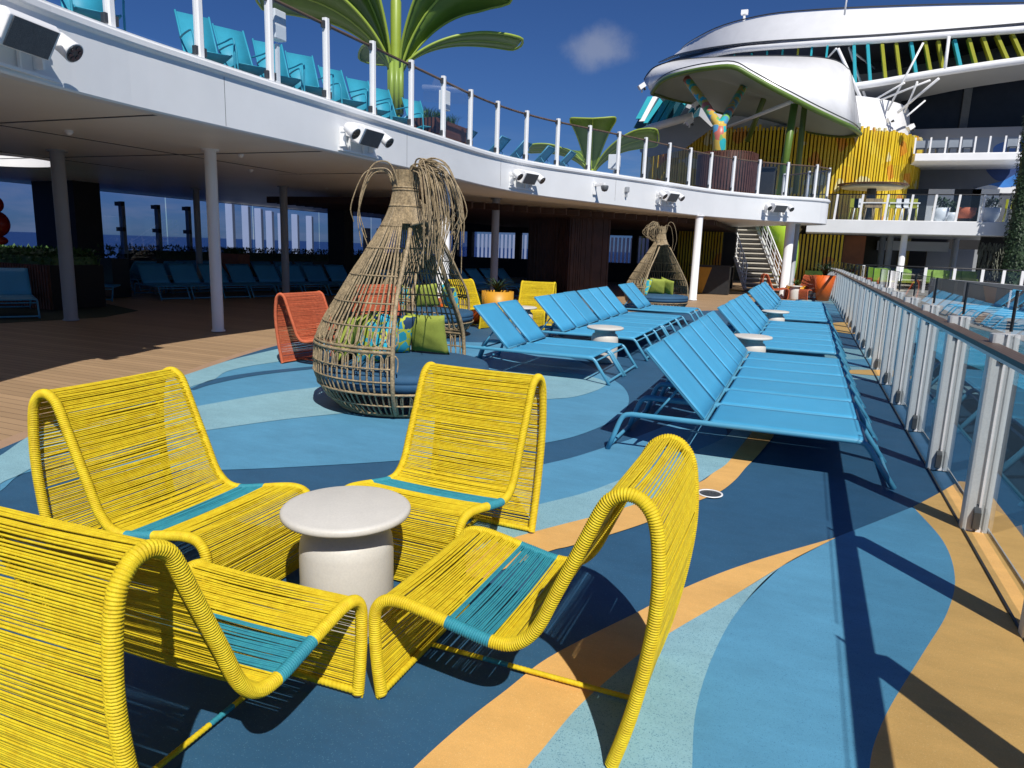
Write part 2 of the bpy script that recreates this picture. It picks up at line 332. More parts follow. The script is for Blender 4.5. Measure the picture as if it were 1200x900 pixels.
# ------------------------------------------------------------------ sky and sun
SUN = Vector((.57, -.717, 1)).normalized()          # towards the sun
sun_el = math.asin(SUN.z); sun_az = math.atan2(SUN.x, SUN.y)
w = bpy.data.worlds.new('World'); scene.world = w; w.use_nodes = True
nt = w.node_tree; L = nt.links.new; bg = nt.nodes['Background']
sky = N(nt, 'ShaderNodeTexSky'); sky.sky_type = 'NISHITA'; sky.sun_disc = False
sky.sun_elevation = sun_el; sky.sun_rotation = sun_az; sky.altitude = 0; sky.air_density = 1.0; sky.dust_density = .15; sky.ozone_density = 3.2
tc = N(nt, 'ShaderNodeTexCoord')
def cloud(direction, width, sx, seed, scale):
    """soft cloud around one compass direction"""
    d = Vector(direction).normalized()
    mp = N(nt, 'ShaderNodeVectorMath', operation='SUBTRACT'); L(tc.outputs['Generated'], mp.inputs[0]); mp.inputs[1].default_value = d
    sc = N(nt, 'ShaderNodeVectorMath', operation='MULTIPLY'); L(mp.outputs[0], sc.inputs[0]); sc.inputs[1].default_value = sx
    ln = N(nt, 'ShaderNodeVectorMath', operation='LENGTH'); L(sc.outputs[0], ln.inputs[0])
    nz = N(nt, 'ShaderNodeTexNoise', Scale=scale, Detail=7, Roughness=.6); L(tc.outputs['Generated'], nz.inputs['Vector'])
    a = N(nt, 'ShaderNodeMath', operation='MULTIPLY_ADD'); L(nz.outputs['Fac'], a.inputs[0]); a.inputs[1].default_value = 1.5; a.inputs[2].default_value = -.3
    s = N(nt, 'ShaderNodeMath', operation='SUBTRACT'); L(a.outputs[0], s.inputs[0]); L(ln.outputs['Value'], s.inputs[1])
    mr = N(nt, 'ShaderNodeMapRange'); mr.interpolation_type = 'SMOOTHSTEP'; mr.inputs['From Min'].default_value = -.25; mr.inputs['From Max'].default_value = .45; L(s.outputs[0], mr.inputs['Value'])
    mr.inputs['To Max'].default_value = width
    return mr.outputs[0]
c1 = cloud(ray(705, 60), .42, (11, 11, 25), 0, 12)
hz = N(nt, 'ShaderNodeSeparateXYZ'); L(tc.outputs['Generated'], hz.inputs[0])
band = N(nt, 'ShaderNodeMapRange'); band.inputs['From Min'].default_value = .16; band.inputs['From Max'].default_value = .02; L(hz.outputs['Z'], band.inputs['Value'])
mpz = N(nt, 'ShaderNodeMapping'); mpz.inputs['Scale'].default_value = (5, 5, 26); L(tc.outputs['Generated'], mpz.inputs['Vector'])
hn = N(nt, 'ShaderNodeTexNoise', Scale=1.6, Detail=7, Roughness=.62); L(mpz.outputs[0], hn.inputs['Vector'])
hm = N(nt, 'ShaderNodeMapRange'); hm.inputs['From Min'].default_value = .45; hm.inputs['From Max'].default_value = .7; L(hn.outputs['Fac'], hm.inputs['Value'])
hb = N(nt, 'ShaderNodeMath', operation='MULTIPLY'); L(hm.outputs[0], hb.inputs[0]); L(band.outputs[0], hb.inputs[1])
hb2 = N(nt, 'ShaderNodeMath', operation='MULTIPLY'); L(hb.outputs[0], hb2.inputs[0]); hb2.inputs[1].default_value = .75
mxa = N(nt, 'ShaderNodeMath', operation='MAXIMUM'); L(c1, mxa.inputs[0]); L(hb2.outputs[0], mxa.inputs[1])
tint = N(nt, 'ShaderNodeMix', data_type='RGBA', blend_type='MULTIPLY'); tint.inputs['Factor'].default_value = 1; L(sky.outputs[0], tint.inputs['A']); tint.inputs['B'].default_value = (.36, .58, 1.0, 1)
mxc = N(nt, 'ShaderNodeMix', data_type='RGBA'); L(mxa.outputs[0], mxc.inputs['Factor']); L(tint.outputs['Result'], mxc.inputs['A']); mxc.inputs['B'].default_value = (6.8, 7.2, 8.4, 1)
L(mxc.outputs['Result'], bg.inputs[0]); bg.inputs[1].default_value = .060
sl = bpy.data.lights.new('sun', 'SUN'); so = bpy.data.objects.new('sun', sl); col.objects.link(so)
sl.energy = 4.9; sl.angle = R(.5); sl.color = (1, .955, .89); so.rotation_euler = (-SUN).to_track_quat('-Z', 'Y').to_euler(); so.location = (20, -30, 40)
scene.view_settings.view_transform = 'Standard'; scene.view_settings.look = 'None'; scene.view_settings.exposure = 0
scene.cycles.max_bounces = 8; scene.cycles.transparent_max_bounces = 24; scene.cycles.caustics_reflective = False; scene.cycles.caustics_refractive = False

# ------------------------------------------------------------------ ground
def sheet(name, pts, z, m_):
    o = MB().poly([(p[0], p[1], z) for p in pts]).build(name, m_); return tag(o, kind='structure')
sea = MB().poly([(-16000, -16000, -30), (16000, -16000, -30), (16000, 16000, -30), (-16000, 16000, -30)]).build('sea', mat_sea); tag(sea, kind='structure')
MB().slab([(-24, -6), (16, -6), (16, 75), (-24, 75)], -.9, -.5).build('hull_deck', mat_greydeck)['kind'] = 'structure'
border = [(-2.2, -4), (-3.4, -1), (-4.5, 1.4), (-5.43, 3.25), (-6.1, 4.8), (-6.66, 6.23), (-7.15, 7.6), (-7.5, 9.0), (-7.65, 10.5), (-7.5, 12.4), (-6.9, 14.6), (-5.7, 16.9), (-4.3, 18.8), (-2.75, 20.6), (-1.6, 22.6), (-.6, 26), (-.1, 31), (.15, 38), (.3, 46)]
bw = [Vector((x, y, 0)) for x, y in border]; bc = catmull(bw, 6)
X_RAIL = 2.9
sheet('wood_deck', [(-23.5, -5), (X_RAIL, -5), (X_RAIL, 70), (-23.5, 70)], -.016, mat_wood)
bo = []
for i, p in enumerate(bc):
    t = (bc[min(i+1, len(bc)-1)]-bc[max(i-1, 0)]).normalized(); bo.append(p+Vector((-t.y, t.x, 0))*.15)
MB().loft([(p.x, p.y, -.011) for p in bo], [(p.x, p.y, -.011) for p in bc], smooth=False).build('deck_border', mat_coral)['kind'] = 'structure'
sheet('rubber_deck', [(p.x, p.y) for p in bc]+[(X_RAIL, 46), (X_RAIL, -4)], -.007, D_)
def patch(name, m_, z, *curves):
    """one coloured field of the poured rubber floor; each curve is smoothed, corners between curves stay sharp"""
    out = []
    for c in curves:
        pts = [G(*p) if len(p) == 2 else Vector((p[0], p[1], 0)) for p in c]
        out += (catmull(pts, 7) if len(pts) > 2 else pts)
    res = []
    for p in out:
        if not res or (p-res[-1]).length > .004: res.append(p)
    o = sheet(name, [(p.x, p.y) for p in res], z, m_); return o
inb = [(p.x-.0, p.y, 0) for p in bc]
# big mid-blue disc around the basket and its two pale bands
patch('rubber_deck_blue', M_, -.003, [(0, 575), (36, 552), (130, 551), (261, 550), (375, 545), (470, 539), (560, 531), (636, 519), (673, 511), (705, 499), (727, 487), (737, 470), (732, 455), (716, 443), (690, 428), (655, 414)], [(600, 402), (520, 400), (430, 398), (345, 401)], [(325, 409), (270, 422), (215, 440), (100, 476), (36, 510), (0, 534)])
patch('rubber_deck_sky', L_, .001, [(325, 409), (270, 422), (215, 440), (100, 476), (36, 510), (0, 534), (-60, 568)], [(-60, 610), (0, 567), (36, 549), (130, 492), (222, 454), (250, 445), (265, 435.5), (292, 429), (325, 424)], [(352, 414), (345, 402)])
patch('rubber_deck_navy', D_, .001, [(222, 456), (250, 444.6), (300, 436), (365, 429.5), (400, 427)], [(400, 430), (365, 432.5), (300, 440), (250, 450), (227, 457)])
patch('rubber_deck_sky', L_, .001, [(231, 476), (310, 462), (370, 454), (450, 444), (560, 436), (640, 436), (690, 441), (714, 449)], [(714, 449), (700, 457), (673, 465), (639, 468), (560, 474), (470, 479), (390, 485.5), (325, 492.5), (244, 504), (190, 513)], [(160, 490), (231, 476)])
patch('rubber_deck_blue', M_, -.003, [(440, 592), (520, 567), (590, 553), (635, 544), (673, 535), (711, 523), (745, 512), (790, 494), (830, 474)], [(830, 474), (850, 500), (845, 515), (790, 538), (732, 560), (687, 577), (628, 592), (560, 610), (500, 632)])
patch('rubber_deck_sky', L_, .001, [(500, 632), (560, 610), (628, 592), (687, 577), (732, 560), (790, 538), (845, 515), (862, 500)], [(900, 492), (890, 500), (880, 508), (868, 523), (852, 543), (836, 554), (818, 566)], [(818, 566), (761, 585), (732, 595), (689, 607), (657, 615), (599, 631), (530, 655)])
patch('rubber_deck_amber', Y_, .001, [(530, 655), (599, 631), (657, 615), (689, 607), (732, 595), (761, 585), (818, 566), (836, 554), (852, 543), (868, 523), (880, 508), (890, 490)], [(918, 490), (907, 510), (898, 522), (886, 536), (874, 548), (862, 562), (844, 576), (816, 588), (761, 611), (713, 627), (668, 640), (641, 647), (560, 680), (520, 700)])
patch('rubber_deck_amber', Y_, .001, [(979, 630), (877, 660), (802, 689), (744, 719), (685, 748), (636, 775), (594, 808), (545, 846), (485, 900), (400, 990)], [(560, 990), (618, 900), (636, 878), (681, 825), (741, 773), (783, 743), (853, 702), (914, 665), (979, 630.4)])
patch('rubber_deck_sky', L_, .001, [(914, 665), (853, 702), (783, 743), (741, 773), (681, 825), (636, 878), (618, 900), (560, 990)], [(815, 1010), (810, 940), (811, 900), (816, 830), (837, 765), (867, 713), (914, 665)])
patch('rubber_deck_blue', M_, .001, [(979, 630), (1025, 612), (1070, 594)], [(1070, 594), (1105, 634), (1119, 676), (1110, 718), (1082, 765), (1045, 825), (1026, 867), (1019, 900), (1016, 950), (1020, 1010)], [(815, 1010), (810, 940), (811, 900), (816, 830), (837, 765), (867, 713), (914, 665), (979, 630.4)])
patch('rubber_deck_amber', Y_, .001, [(1070, 594), (1100, 578), (1124, 564)], [(1.36, 5.95, 0), (1.36, 1.0, 0)], [(.62, 1.0, 0), (1020, 1010), (1016, 950), (1019, 900), (1026, 867), (1045, 825), (1082, 765), (1110, 718), (1119, 676), (1105, 634), (1070, 594)])
# far walkway fields beside the railing
patch('rubber_deck_sky', L_, -.003, [(.36, 9.6, 0), (.6, 10.3, 0), (.9, 10.5, 0), (1.36, 10.25, 0)], [(1.36, 14.2, 0), (.9, 14.0, 0), (.3, 14.4, 0)], [(-.6, 13, 0), (-.8, 11, 0)])
patch('rubber_deck_amber', Y_, .001, [(.45, 10.95, 0), (.8, 11.35, 0), (1.36, 11.7, 0)], [(1.36, 11.0, 0), (.9, 10.95, 0), (.45, 10.93, 0)])
patch('rubber_deck_blue', M_, .001, [(.4, 12.0, 0), (.8, 11.7, 0), (1.36, 12.1, 0)], [(1.36, 13.0, 0), (.8, 12.5, 0), (.4, 12.2, 0)])
patch('rubber_deck_amber', Y_, .001, [(.5, 18.4, 0), (.75, 19.4, 0), (1.1, 19.9, 0), (1.36, 19.8, 0)], [(1.36, 17.2, 0), (1.0, 16.9, 0), (.7, 17.3, 0), (.5, 18.3, 0)])
patch('rubber_deck_blue', M_, -.003, [(-.4, 21.5, 0), (.4, 22.4, 0), (1.36, 22.2, 0)], [(1.36, 46, 0), (.5, 46, 0)], [(.2, 36, 0), (.0, 31, 0), (-.3, 26, 0)])
patch('rubber_deck_sky', L_, .001, [(-.1, 27, 0), (.6, 27.6, 0), (1.36, 27.2, 0)], [(1.36, 30, 0), (.6, 30.4, 0), (.0, 30, 0)])
# green carpet by the planters
sheet('carpet', [(-13.4, 6.0), (-12.6, 9.7), (-13.2, 11.0), (-20, 13.5), (-20, 6)], -.012, mat_carpet)
# drain
dr = empty('floor_drain', G(832, 579), 0, 'small round steel floor drain beside the amber stripe behind the right yellow chair', 'drain')
MB().lathe([(.085, .004), (.085, .008), (.072, .008), (.072, .004)], n=32, cap=False).build('rim', mat_white, dr)
g = MB().lathe([(.0005, .0035), (.073, .0035)], n=32, cap=False, smooth=False)
for i in range(30):
    a = i*2.4; r_ = .066*math.sqrt(i/30); g.lathe([(.0055, .0037), (.0055, .0052), (.0005, .0052)], (r_*math.cos(a), r_*math.sin(a), 0), n=8, cap=False)
g.build('grate', [mat_clamp], dr)

# pool beyond the railing
sheet('rubber_deck_darkened', [(1.55, -4), (X_RAIL, -4), (X_RAIL, 46), (1.55, 46)], .006, mat_darkfloor)  # added dark sheet over the rubber, painting the shade seen through the glass
pool = [(3.0, -4), (2.9, 9), (2.65, 12), (2.15, 15.5), (1.75, 18), (1.62, 20), (1.62, 27), (3.0, 26.5), (3.6, 23.5), (4.2, 19), (4.9, 13), (5.3, 8), (5.6, -4)]
sheet('pool_water', pool, .012, mat_pool)
far = [(1.62, 27), (3.0, 26.5), (3.6, 23.5), (4.2, 19), (4.9, 13), (5.3, 8), (5.6, -4), (15.5, -4), (15.5, 46), (1.62, 46)]
MB().slab(far[::-1], -.4, .02).build('pool_deck', mat_greydeck)['kind'] = 'structure'

# ------------------------------------------------------------------ yellow rope chairs
PROF = [(0, 0), (-.018, .12), (-.028, .24), (-.024, .325), (.012, .372), (.075, .384), (.165, .372), (.30, .345), (.42, .325), (.505, .337), (.575, .405), (.635, .54), (.72, .735), (.765, .84), (.795, .882), (.843, .903), (.893, .884), (.93, .82), (.948, .68), (.948, .55), (.932, .40), (.907, .25), (.878, .12), (.845, .0)]
CW = .682/2
pp = resample(catmull([(s_, 0, z_) for s_, z_ in PROF], 10), .004)
LEN = .004*(len(pp)-1)
def chair(name, label, cat, group, ropem, bandm, core=.0185, detail=True, seed=1, band=True):
    rnd = random.Random(seed); root = empty(name, (0, 0, 0), 0, label, cat, group)
    step = .0014 if detail else .02
    path = resample(pp, step); n = len(path); pitch = .0086
    # stretch of seat wrapped in the second colour
    def inband(p): return band and .255 < p.x < .42 and .3 < p.z < .4
    for sd in (-1, 1):
        P = [Vector((p.x, sd*CW, max(p.z, .004))) for p in path]
        md = (lambda i, a: .0042*abs(math.cos(math.pi*(i*step/pitch)+a*.5))) if detail else (lambda i, a: .003)
        MB().tube(P, core, 12 if detail else 8, True, md, up=(0, 1, 0), miF=lambda i: 1 if inband(path[i]) else 0).build('side_frame', [ropem, bandm], root)
    # cords stretched across
    main, bnd = MB(), MB(); gap = .0076 if detail else .022; L_tot = LEN; k = int(L_tot/gap); cr = .0035 if detail else .007
    fine = resample(pp, gap)
    for i in range(2, len(fine)-2):
        if detail and rnd.random() < .010: continue
        c = fine[i]; t = (fine[i+1]-fine[i-1]).normalized(); nrm = Vector((-t.z, 0, t.x))
        p0 = c+nrm*rnd.uniform(.007, .013)+t*rnd.uniform(-.0012, .0012); p1 = c+nrm*rnd.uniform(.007, .013)+t*rnd.uniform(-.0012, .0012)
        drift =   .0024*math.sin(i*.21+2*math.sin(i*.037))+rnd.gauss(0, .0011) if detail else 0; sag = rnd.uniform(.002, .012)*(1 if .02 < c.x < .6 else .5)
        pts = []
        for j in range(7):
            u = j/6; b = p0.lerp(p1, u); h = math.sin(math.pi*u)
            b = b+t*(drift*h)+Vector((0, 0, -sag*h)); pts.append((b.x, -CW+2*CW*u, max(b.z, .008)))
        (bnd if inband(c) else main).tube(pts, cr*rnd.uniform(.88, 1.12), 6, False)
    main.build('rope_weave', ropem, root)
    if band: bnd.build('seat_band', bandm, root)
    for x_ in (.006, .842):
        P = [(x_, -CW+2*CW*j/120, .02) for j in range(121)] if detail else [(x_, -CW, .02), (x_, CW, .02)]
        MB().tube(P, .011, 10, False, (lambda i, a: .003*abs(math.cos(math.pi*(i*2*CW/120/.0086)+a*.5))) if detail else None).build('cross_bar', ropem, root)
    P = [(.006+.836*j/150, 0, .02) for j in range(151)]
    MB().tube(P, .0085, 8, False, lambda i, a: .002*abs(math.cos(i*2.0+a*.5)), miF=lambda i: 1 if 42 < i < 62 and band else 0).build('stretcher', [ropem, bandm], root)
    for sd in (-1, 1):
        for x_ in (0, .845): MB().lathe([(.016, 0), (.019, .004), (.017, .012)], (x_, sd*CW, 0), 10).build('foot_cap', mat_clamp, root)
    return root
GRP = 'yellow rope lounge chairs round the white table'
ch0 = chair('rope_chair', 'yellow rope lounge chair seen from its side at the right of the white table', 'chair', GRP, mat_yrope, mat_trope)
ch0.location = (-1.256, 2.286, 0); ch0.rotation_euler = (0, 0, R(.1))
dup(ch0, (-2.178, 2.368, 0), R(180.8), 'yellow rope lounge chair facing right, left of the white table, beside the wood planks')
dup(ch0, (-1.671, 2.737, 0), R(88.0), 'yellow rope lounge chair behind the white table, facing the viewer, before the wicker basket')
dup(ch0, (-1.675, 1.902, 0), R(-88.4), 'nearest yellow rope lounge chair, cut by the left edge, its back to the viewer')

def side_table(name, loc, label, group=None, s=1.0):
    t = empty(name, loc, 0, label, 'side table', group)
    MB().lathe([(.001, .474), (.25, .474), (.264, .478), (.268, .486), (.268, .500), (.262, .507), (.248, .511), (.001, .511)], n=64, cap=False).build('table_top', mat_table, t)
    MB().lathe([(.192, 0), (.196, .01), (.196, .33), (.190, .375), (.172, .405), (.150, .415), (.150, .475)], n=48, cap=True).build('pedestal', mat_table, t)
    return t
st0 = side_table('side_table', (-1.685, 2.345, 0), 'round white pedestal side table in the middle of the four big yellow rope chairs', 'white pedestal side tables')
dup(st0, (-2.62, 9.98, 0), 0, 'round white pedestal side table standing between the two blocks of the left lounger row', 'white pedestal side tables')
dup(st0, (-.60, 10.22, 0), 0, 'nearer round white table set among the loungers of the right row by the railing', 'white pedestal side tables')
dup(st0, (-.50, 15.25, 0), 0, 'farther round white table set among the loungers of the right row by the railing', 'white pedestal side tables')

# ------------------------------------------------------------------ blue sun loungers
def lounger(name, label, cat, group, fm=mat_blueframe, sm=mat_blue, up_ang=None, W=.735):
    root = empty(name, (0, 0, 0), 0, label, cat, group); w = W/2-.02
    side = [(-1.36, 0), (-1.31, .14), (-1.27, .25), (-1.235, .297), (-1.18, .312), (-.9, .312), (0, .312), (.44, .312), (.505, .304), (.545, .272), (.58, .22), (.735, .0)]
    pts = [Vector((x, 0, z)) for x, z in side]
    pr = [pts[0]]+catmull(pts[1:5], 5)[0:]+pts[5:7]+catmull(pts[7:11], 5)+[pts[11]]
    for sd in (-1, 1):
        MB().tube([(p.x, sd*w, p.z) for p in pr], .0205, 8, True, up=(0, 1, 0), flat=.8).build('side_frame', fm, root)
    for x, z, r_ in ((-1.345, .04, .016), (.705, .035, .016), (.535, .272, .012), (-.615, .300, .014)):
        MB().tube([(x, -w, z), (x, w, z)], r_, 8, False).build('cross_bar', fm, root)
    b = MB(); n = 9; prof = [(-.575, .318), (-.55, .329), (-.2, .327), (.2, .327), (.44, .329), (.50, .326), (.512, .312)]
    ws = w+.009
    b.grid([[(x, -ws+2*ws*i/n, z+.006-.005*math.sin(math.pi*i/n)*(1 if -.5 < x < .45 else .2)-(.008 if i in (0, n) else 0)) for i in range(n+1)] for x, z in prof])
    b.build('seat_sling', sm, root, thick=.008)
    h = Vector((-.625, 0, .338)); tp = Vector((-1.105, 0, .835)); wb = w-.022
    bk = MB(); fr = [(h.x, -wb, h.z), (tp.x, -wb, tp.z), (tp.x, wb, tp.z), (h.x, wb, h.z), (h.x, -wb, h.z)]
    for a, c in zip(fr, fr[1:]): bk.tube([a, c], .0135, 8)
    fo = bk.build('back_frame', fm, root)
    b = MB(); d = tp-h; nn = Vector((d.z, 0, -d.x)).normalized()*-1
    rows = []
    for k in range(7):
        u = k/6; p = h+d*u; rows.append([(p.x+.009, -wb-.014+2*(wb+.014)*i/n, p.z+.012-.005*math.sin(math.pi*i/n)*math.sin(math.pi*u)-(.006 if i in (0, n) else 0)) for i in range(n+1)])
    b.grid(rows)
    b.build('back_sling', sm, root, thick=.008)
    q = h+d*.45
    MB().tube([(q.x, -wb*.8, q.z-.02), (-1.02, -wb*.8, .30)], .010, 6).tube([(q.x, wb*.8, q.z-.02), (-1.02, wb*.8, .30)], .010, 6).tube([(-1.02, -w, .30), (-1.02, w, .30)], .011, 6).build('back_strut', fm, root)
    return root
PIT = .745
RG = 'blue sun loungers in the right row along the railing'; LG = 'blue sun loungers in the left row'
lo0 = lounger('sun_lounger', 'nearest blue sling sun lounger of the right row, its side frame in full view', 'sun lounger', RG)
lo0.location = (0, 5.46+PIT/2, 0)
for i in range(1, 6):
    dup(lo0, (random.uniform(-.008, .008), 5.46+PIT*(i+.5), 0), random.uniform(-.006, .006), 'blue lounger, %s from the front in the nearest block of the right row' % ORD[i] if i < 5 else 'blue lounger just before the nearer white table of the right row')
for i in range(6):
    dup(lo0, (random.uniform(-.02, .02), 10.52+PIT*(i+.5), 0), random.uniform(-.012, .012), 'blue lounger, %s past the nearer white table in the right row' % ORD[i])
for i in range(8):
    dup(lo0, (random.uniform(-.02, .02), 15.75+PIT*(i+.5)*1.13, 0), 0, 'blue lounger, %s past the farther white table in the right row' % ORD[i])
for i in range(2):
    dup(lo0, (-2.79+.012*i, 8.16+PIT*(i+.5), 0), .004*i, ['front blue sling sun lounger of the left row, on the pale blue crescent', 'second blue sling sun lounger of the left row, just in front of its white table'][i], LG)
for i in range(6):
    dup(lo0, (-2.79+random.uniform(-.02, .02), 10.35+PIT*(i+.5), 0), random.uniform(-.012, .012), 'blue lounger, %s past the white table of the left row' % ORD[i], LG)
for i in range(2):
    dup(lo0, (-2.79, 15.75+PIT*(i+.5), 0), 0, ['nearer of the last two blue loungers of the left row, by the far wicker basket', 'last blue lounger of the left row, nearest the far wicker basket'][i], LG)

# ------------------------------------------------------------------ railing beside the pool
rail = empty('pool_railing', (1.1, 4.85, 0), 0, 'long pool railing of white metal posts and glass panels under a teak handrail', 'railing')
RXf = lambda y: 1.10 if y < 26 else 1.10-.0035*(y-26)**2
ys = [4.85+1.357*i for i in range(-4, 23)]
def postmesh():
    b = MB(); hx, hy, c = .070, .046, .018
    prof = [(-hx+c, -hy), (-.012, -hy), (-.010, -hy+.016), (.002, -hy+.016), (.004, -hy), (.030, -hy), (.032, -hy+.010), (.038, -hy+.010), (.040, -hy), (hx-c, -hy), (hx-.005, -hy+.005), (hx, -hy+c), (hx, hy-c), (hx-c, hy), (-hx+c, hy), (-hx, hy-c), (-hx, -hy+c), (-hx+.005, -hy+.005)]
    n = len(prof)
    b.add([(x, y, .0) for x, y in prof]+[(x, y, 1.2) for x, y in prof], [(j, (j+1) % n, n+(j+1) % n, n+j) for j in range(n)]+[list(range(n, 2*n))], 0, False)
    return b
pm = postmesh()
first = None
for y in ys:
    x = RXf(y)
    if first is None: first = pm.build('post', mat_alu, rail); o = first
    else: o = first.copy(); col.objects.link(o)
    o.location = (x-1.1, y-4.85, 0)
cl = MB().add([(-.03, -.045, .004), (.03, -.045, .004), (.03, -.012, .004), (-.03, -.012, .004), (-.03, -.062, .10), (.03, -.062, .10), (.03, -.012, .16), (-.03, -.012, .16)], [(3, 2, 1, 0), (4, 5, 6, 7), (0, 1, 5, 4), (1, 2, 6, 5), (2, 3, 7, 6), (3, 0, 4, 7)])
clm = MB(); clm.add([(-.016, -.078, .03), (.020, -.078, .03), (.020, -.03, .01), (-.016, -.03, .01), (-.016, -.078, .13), (.020, -.078, .13), (.020, -.03, .17), (-.016, -.03, .17)], [(3, 2, 1, 0), (4, 5, 6, 7), (0, 1, 5, 4), (1, 2, 6, 5), (2, 3, 7, 6), (3, 0, 4, 7)])
fc = None
for y in ys:
    for z_, in ((0,), (1.02,)):
        if fc is None: fc = clm.build('glass_clamp', mat_clamp, rail); o = fc
        else: o = fc.copy(); col.objects.link(o)
        o.location = (RXf(y)-1.1-.005, y-4.85, z_)
        if z_: o.scale = (.8, .8, .6)
gm = None
for a, c in zip(ys, ys[1:]):
    xa, xb = RXf(a)+.012, RXf(c)+.012
    MB().poly([(xa, a+.06, .05), (xb, c-.06, .05), (xb, c-.06, 1.20), (xa, a+.06, 1.20)]).build('glass_panel', gl_rail, rail, world=True)
    MB().poly([(xa, a+.06, 1.202), (xb, c-.06, 1.202), (xb, c-.06, 1.45), (xa, a+.06, 1.45)]).build('glass_panel', gl_top, rail, world=True)
    MB().tube([(xa, a+.06, 1.452), (xb, c-.06, 1.452)], .0025, 4, False).tube([(xb, c-.058, 1.22), (xb, c-.058, 1.455)], .009, 4, False).build('glass_edge', mat_dark, rail, world=True)
hp = [(RXf(y)-.085, y, 1.135) for y in [-1+.5*i for i in range(76)]]
b = MB()
for (xa, ya, z), (xb, yb, _) in zip(hp, hp[1:]):
    for (x0, x1, z0, z1) in ((-.05, .05, -.014, .014),):
        vs = [(xa+x0, ya, z+z0), (xa+x1, ya, z+z0), (xa+x1, ya, z+z1), (xa+x0, ya, z+z1), (xb+x0, yb, z+z0), (xb+x1, yb, z+z0), (xb+x1, yb, z+z1), (xb+x0, yb, z+z1)]
        b.add(vs, [(0, 1, 5, 4), (1, 2, 6, 5), (2, 3, 7, 6), (3, 0, 4, 7)])
b.build('handrail', mat_handrail, rail, world=True)
b = MB()
for (xa, ya, z), (xb, yb, _) in zip(hp, hp[1:]): b.box(((xa+xb)/2, (ya+yb)/2, z-.028), (.07, yb-ya-.001, .024))
b.build('handrail_channel', mat_alu, rail, world=True)
b = MB()
for y in ys: b.box((RXf(y)-.05, y, 1.10), (.06, .03, .05))
b.build('bracket', mat_dark, rail, world=True)
b = MB()
for (xa, ya, z), (xb, yb, _) in zip(hp, hp[1:]):
    b.box(((xa+xb)/2+.025, (ya+yb)/2, .006), (.012, yb-ya+.001, .008)); b.box(((xa+xb)/2+.165, (ya+yb)/2, .010), (.006, yb-ya+.001, .016), mi=1)
b.build('floor_channel', [mat_dark, mat_alu], rail, world=True)
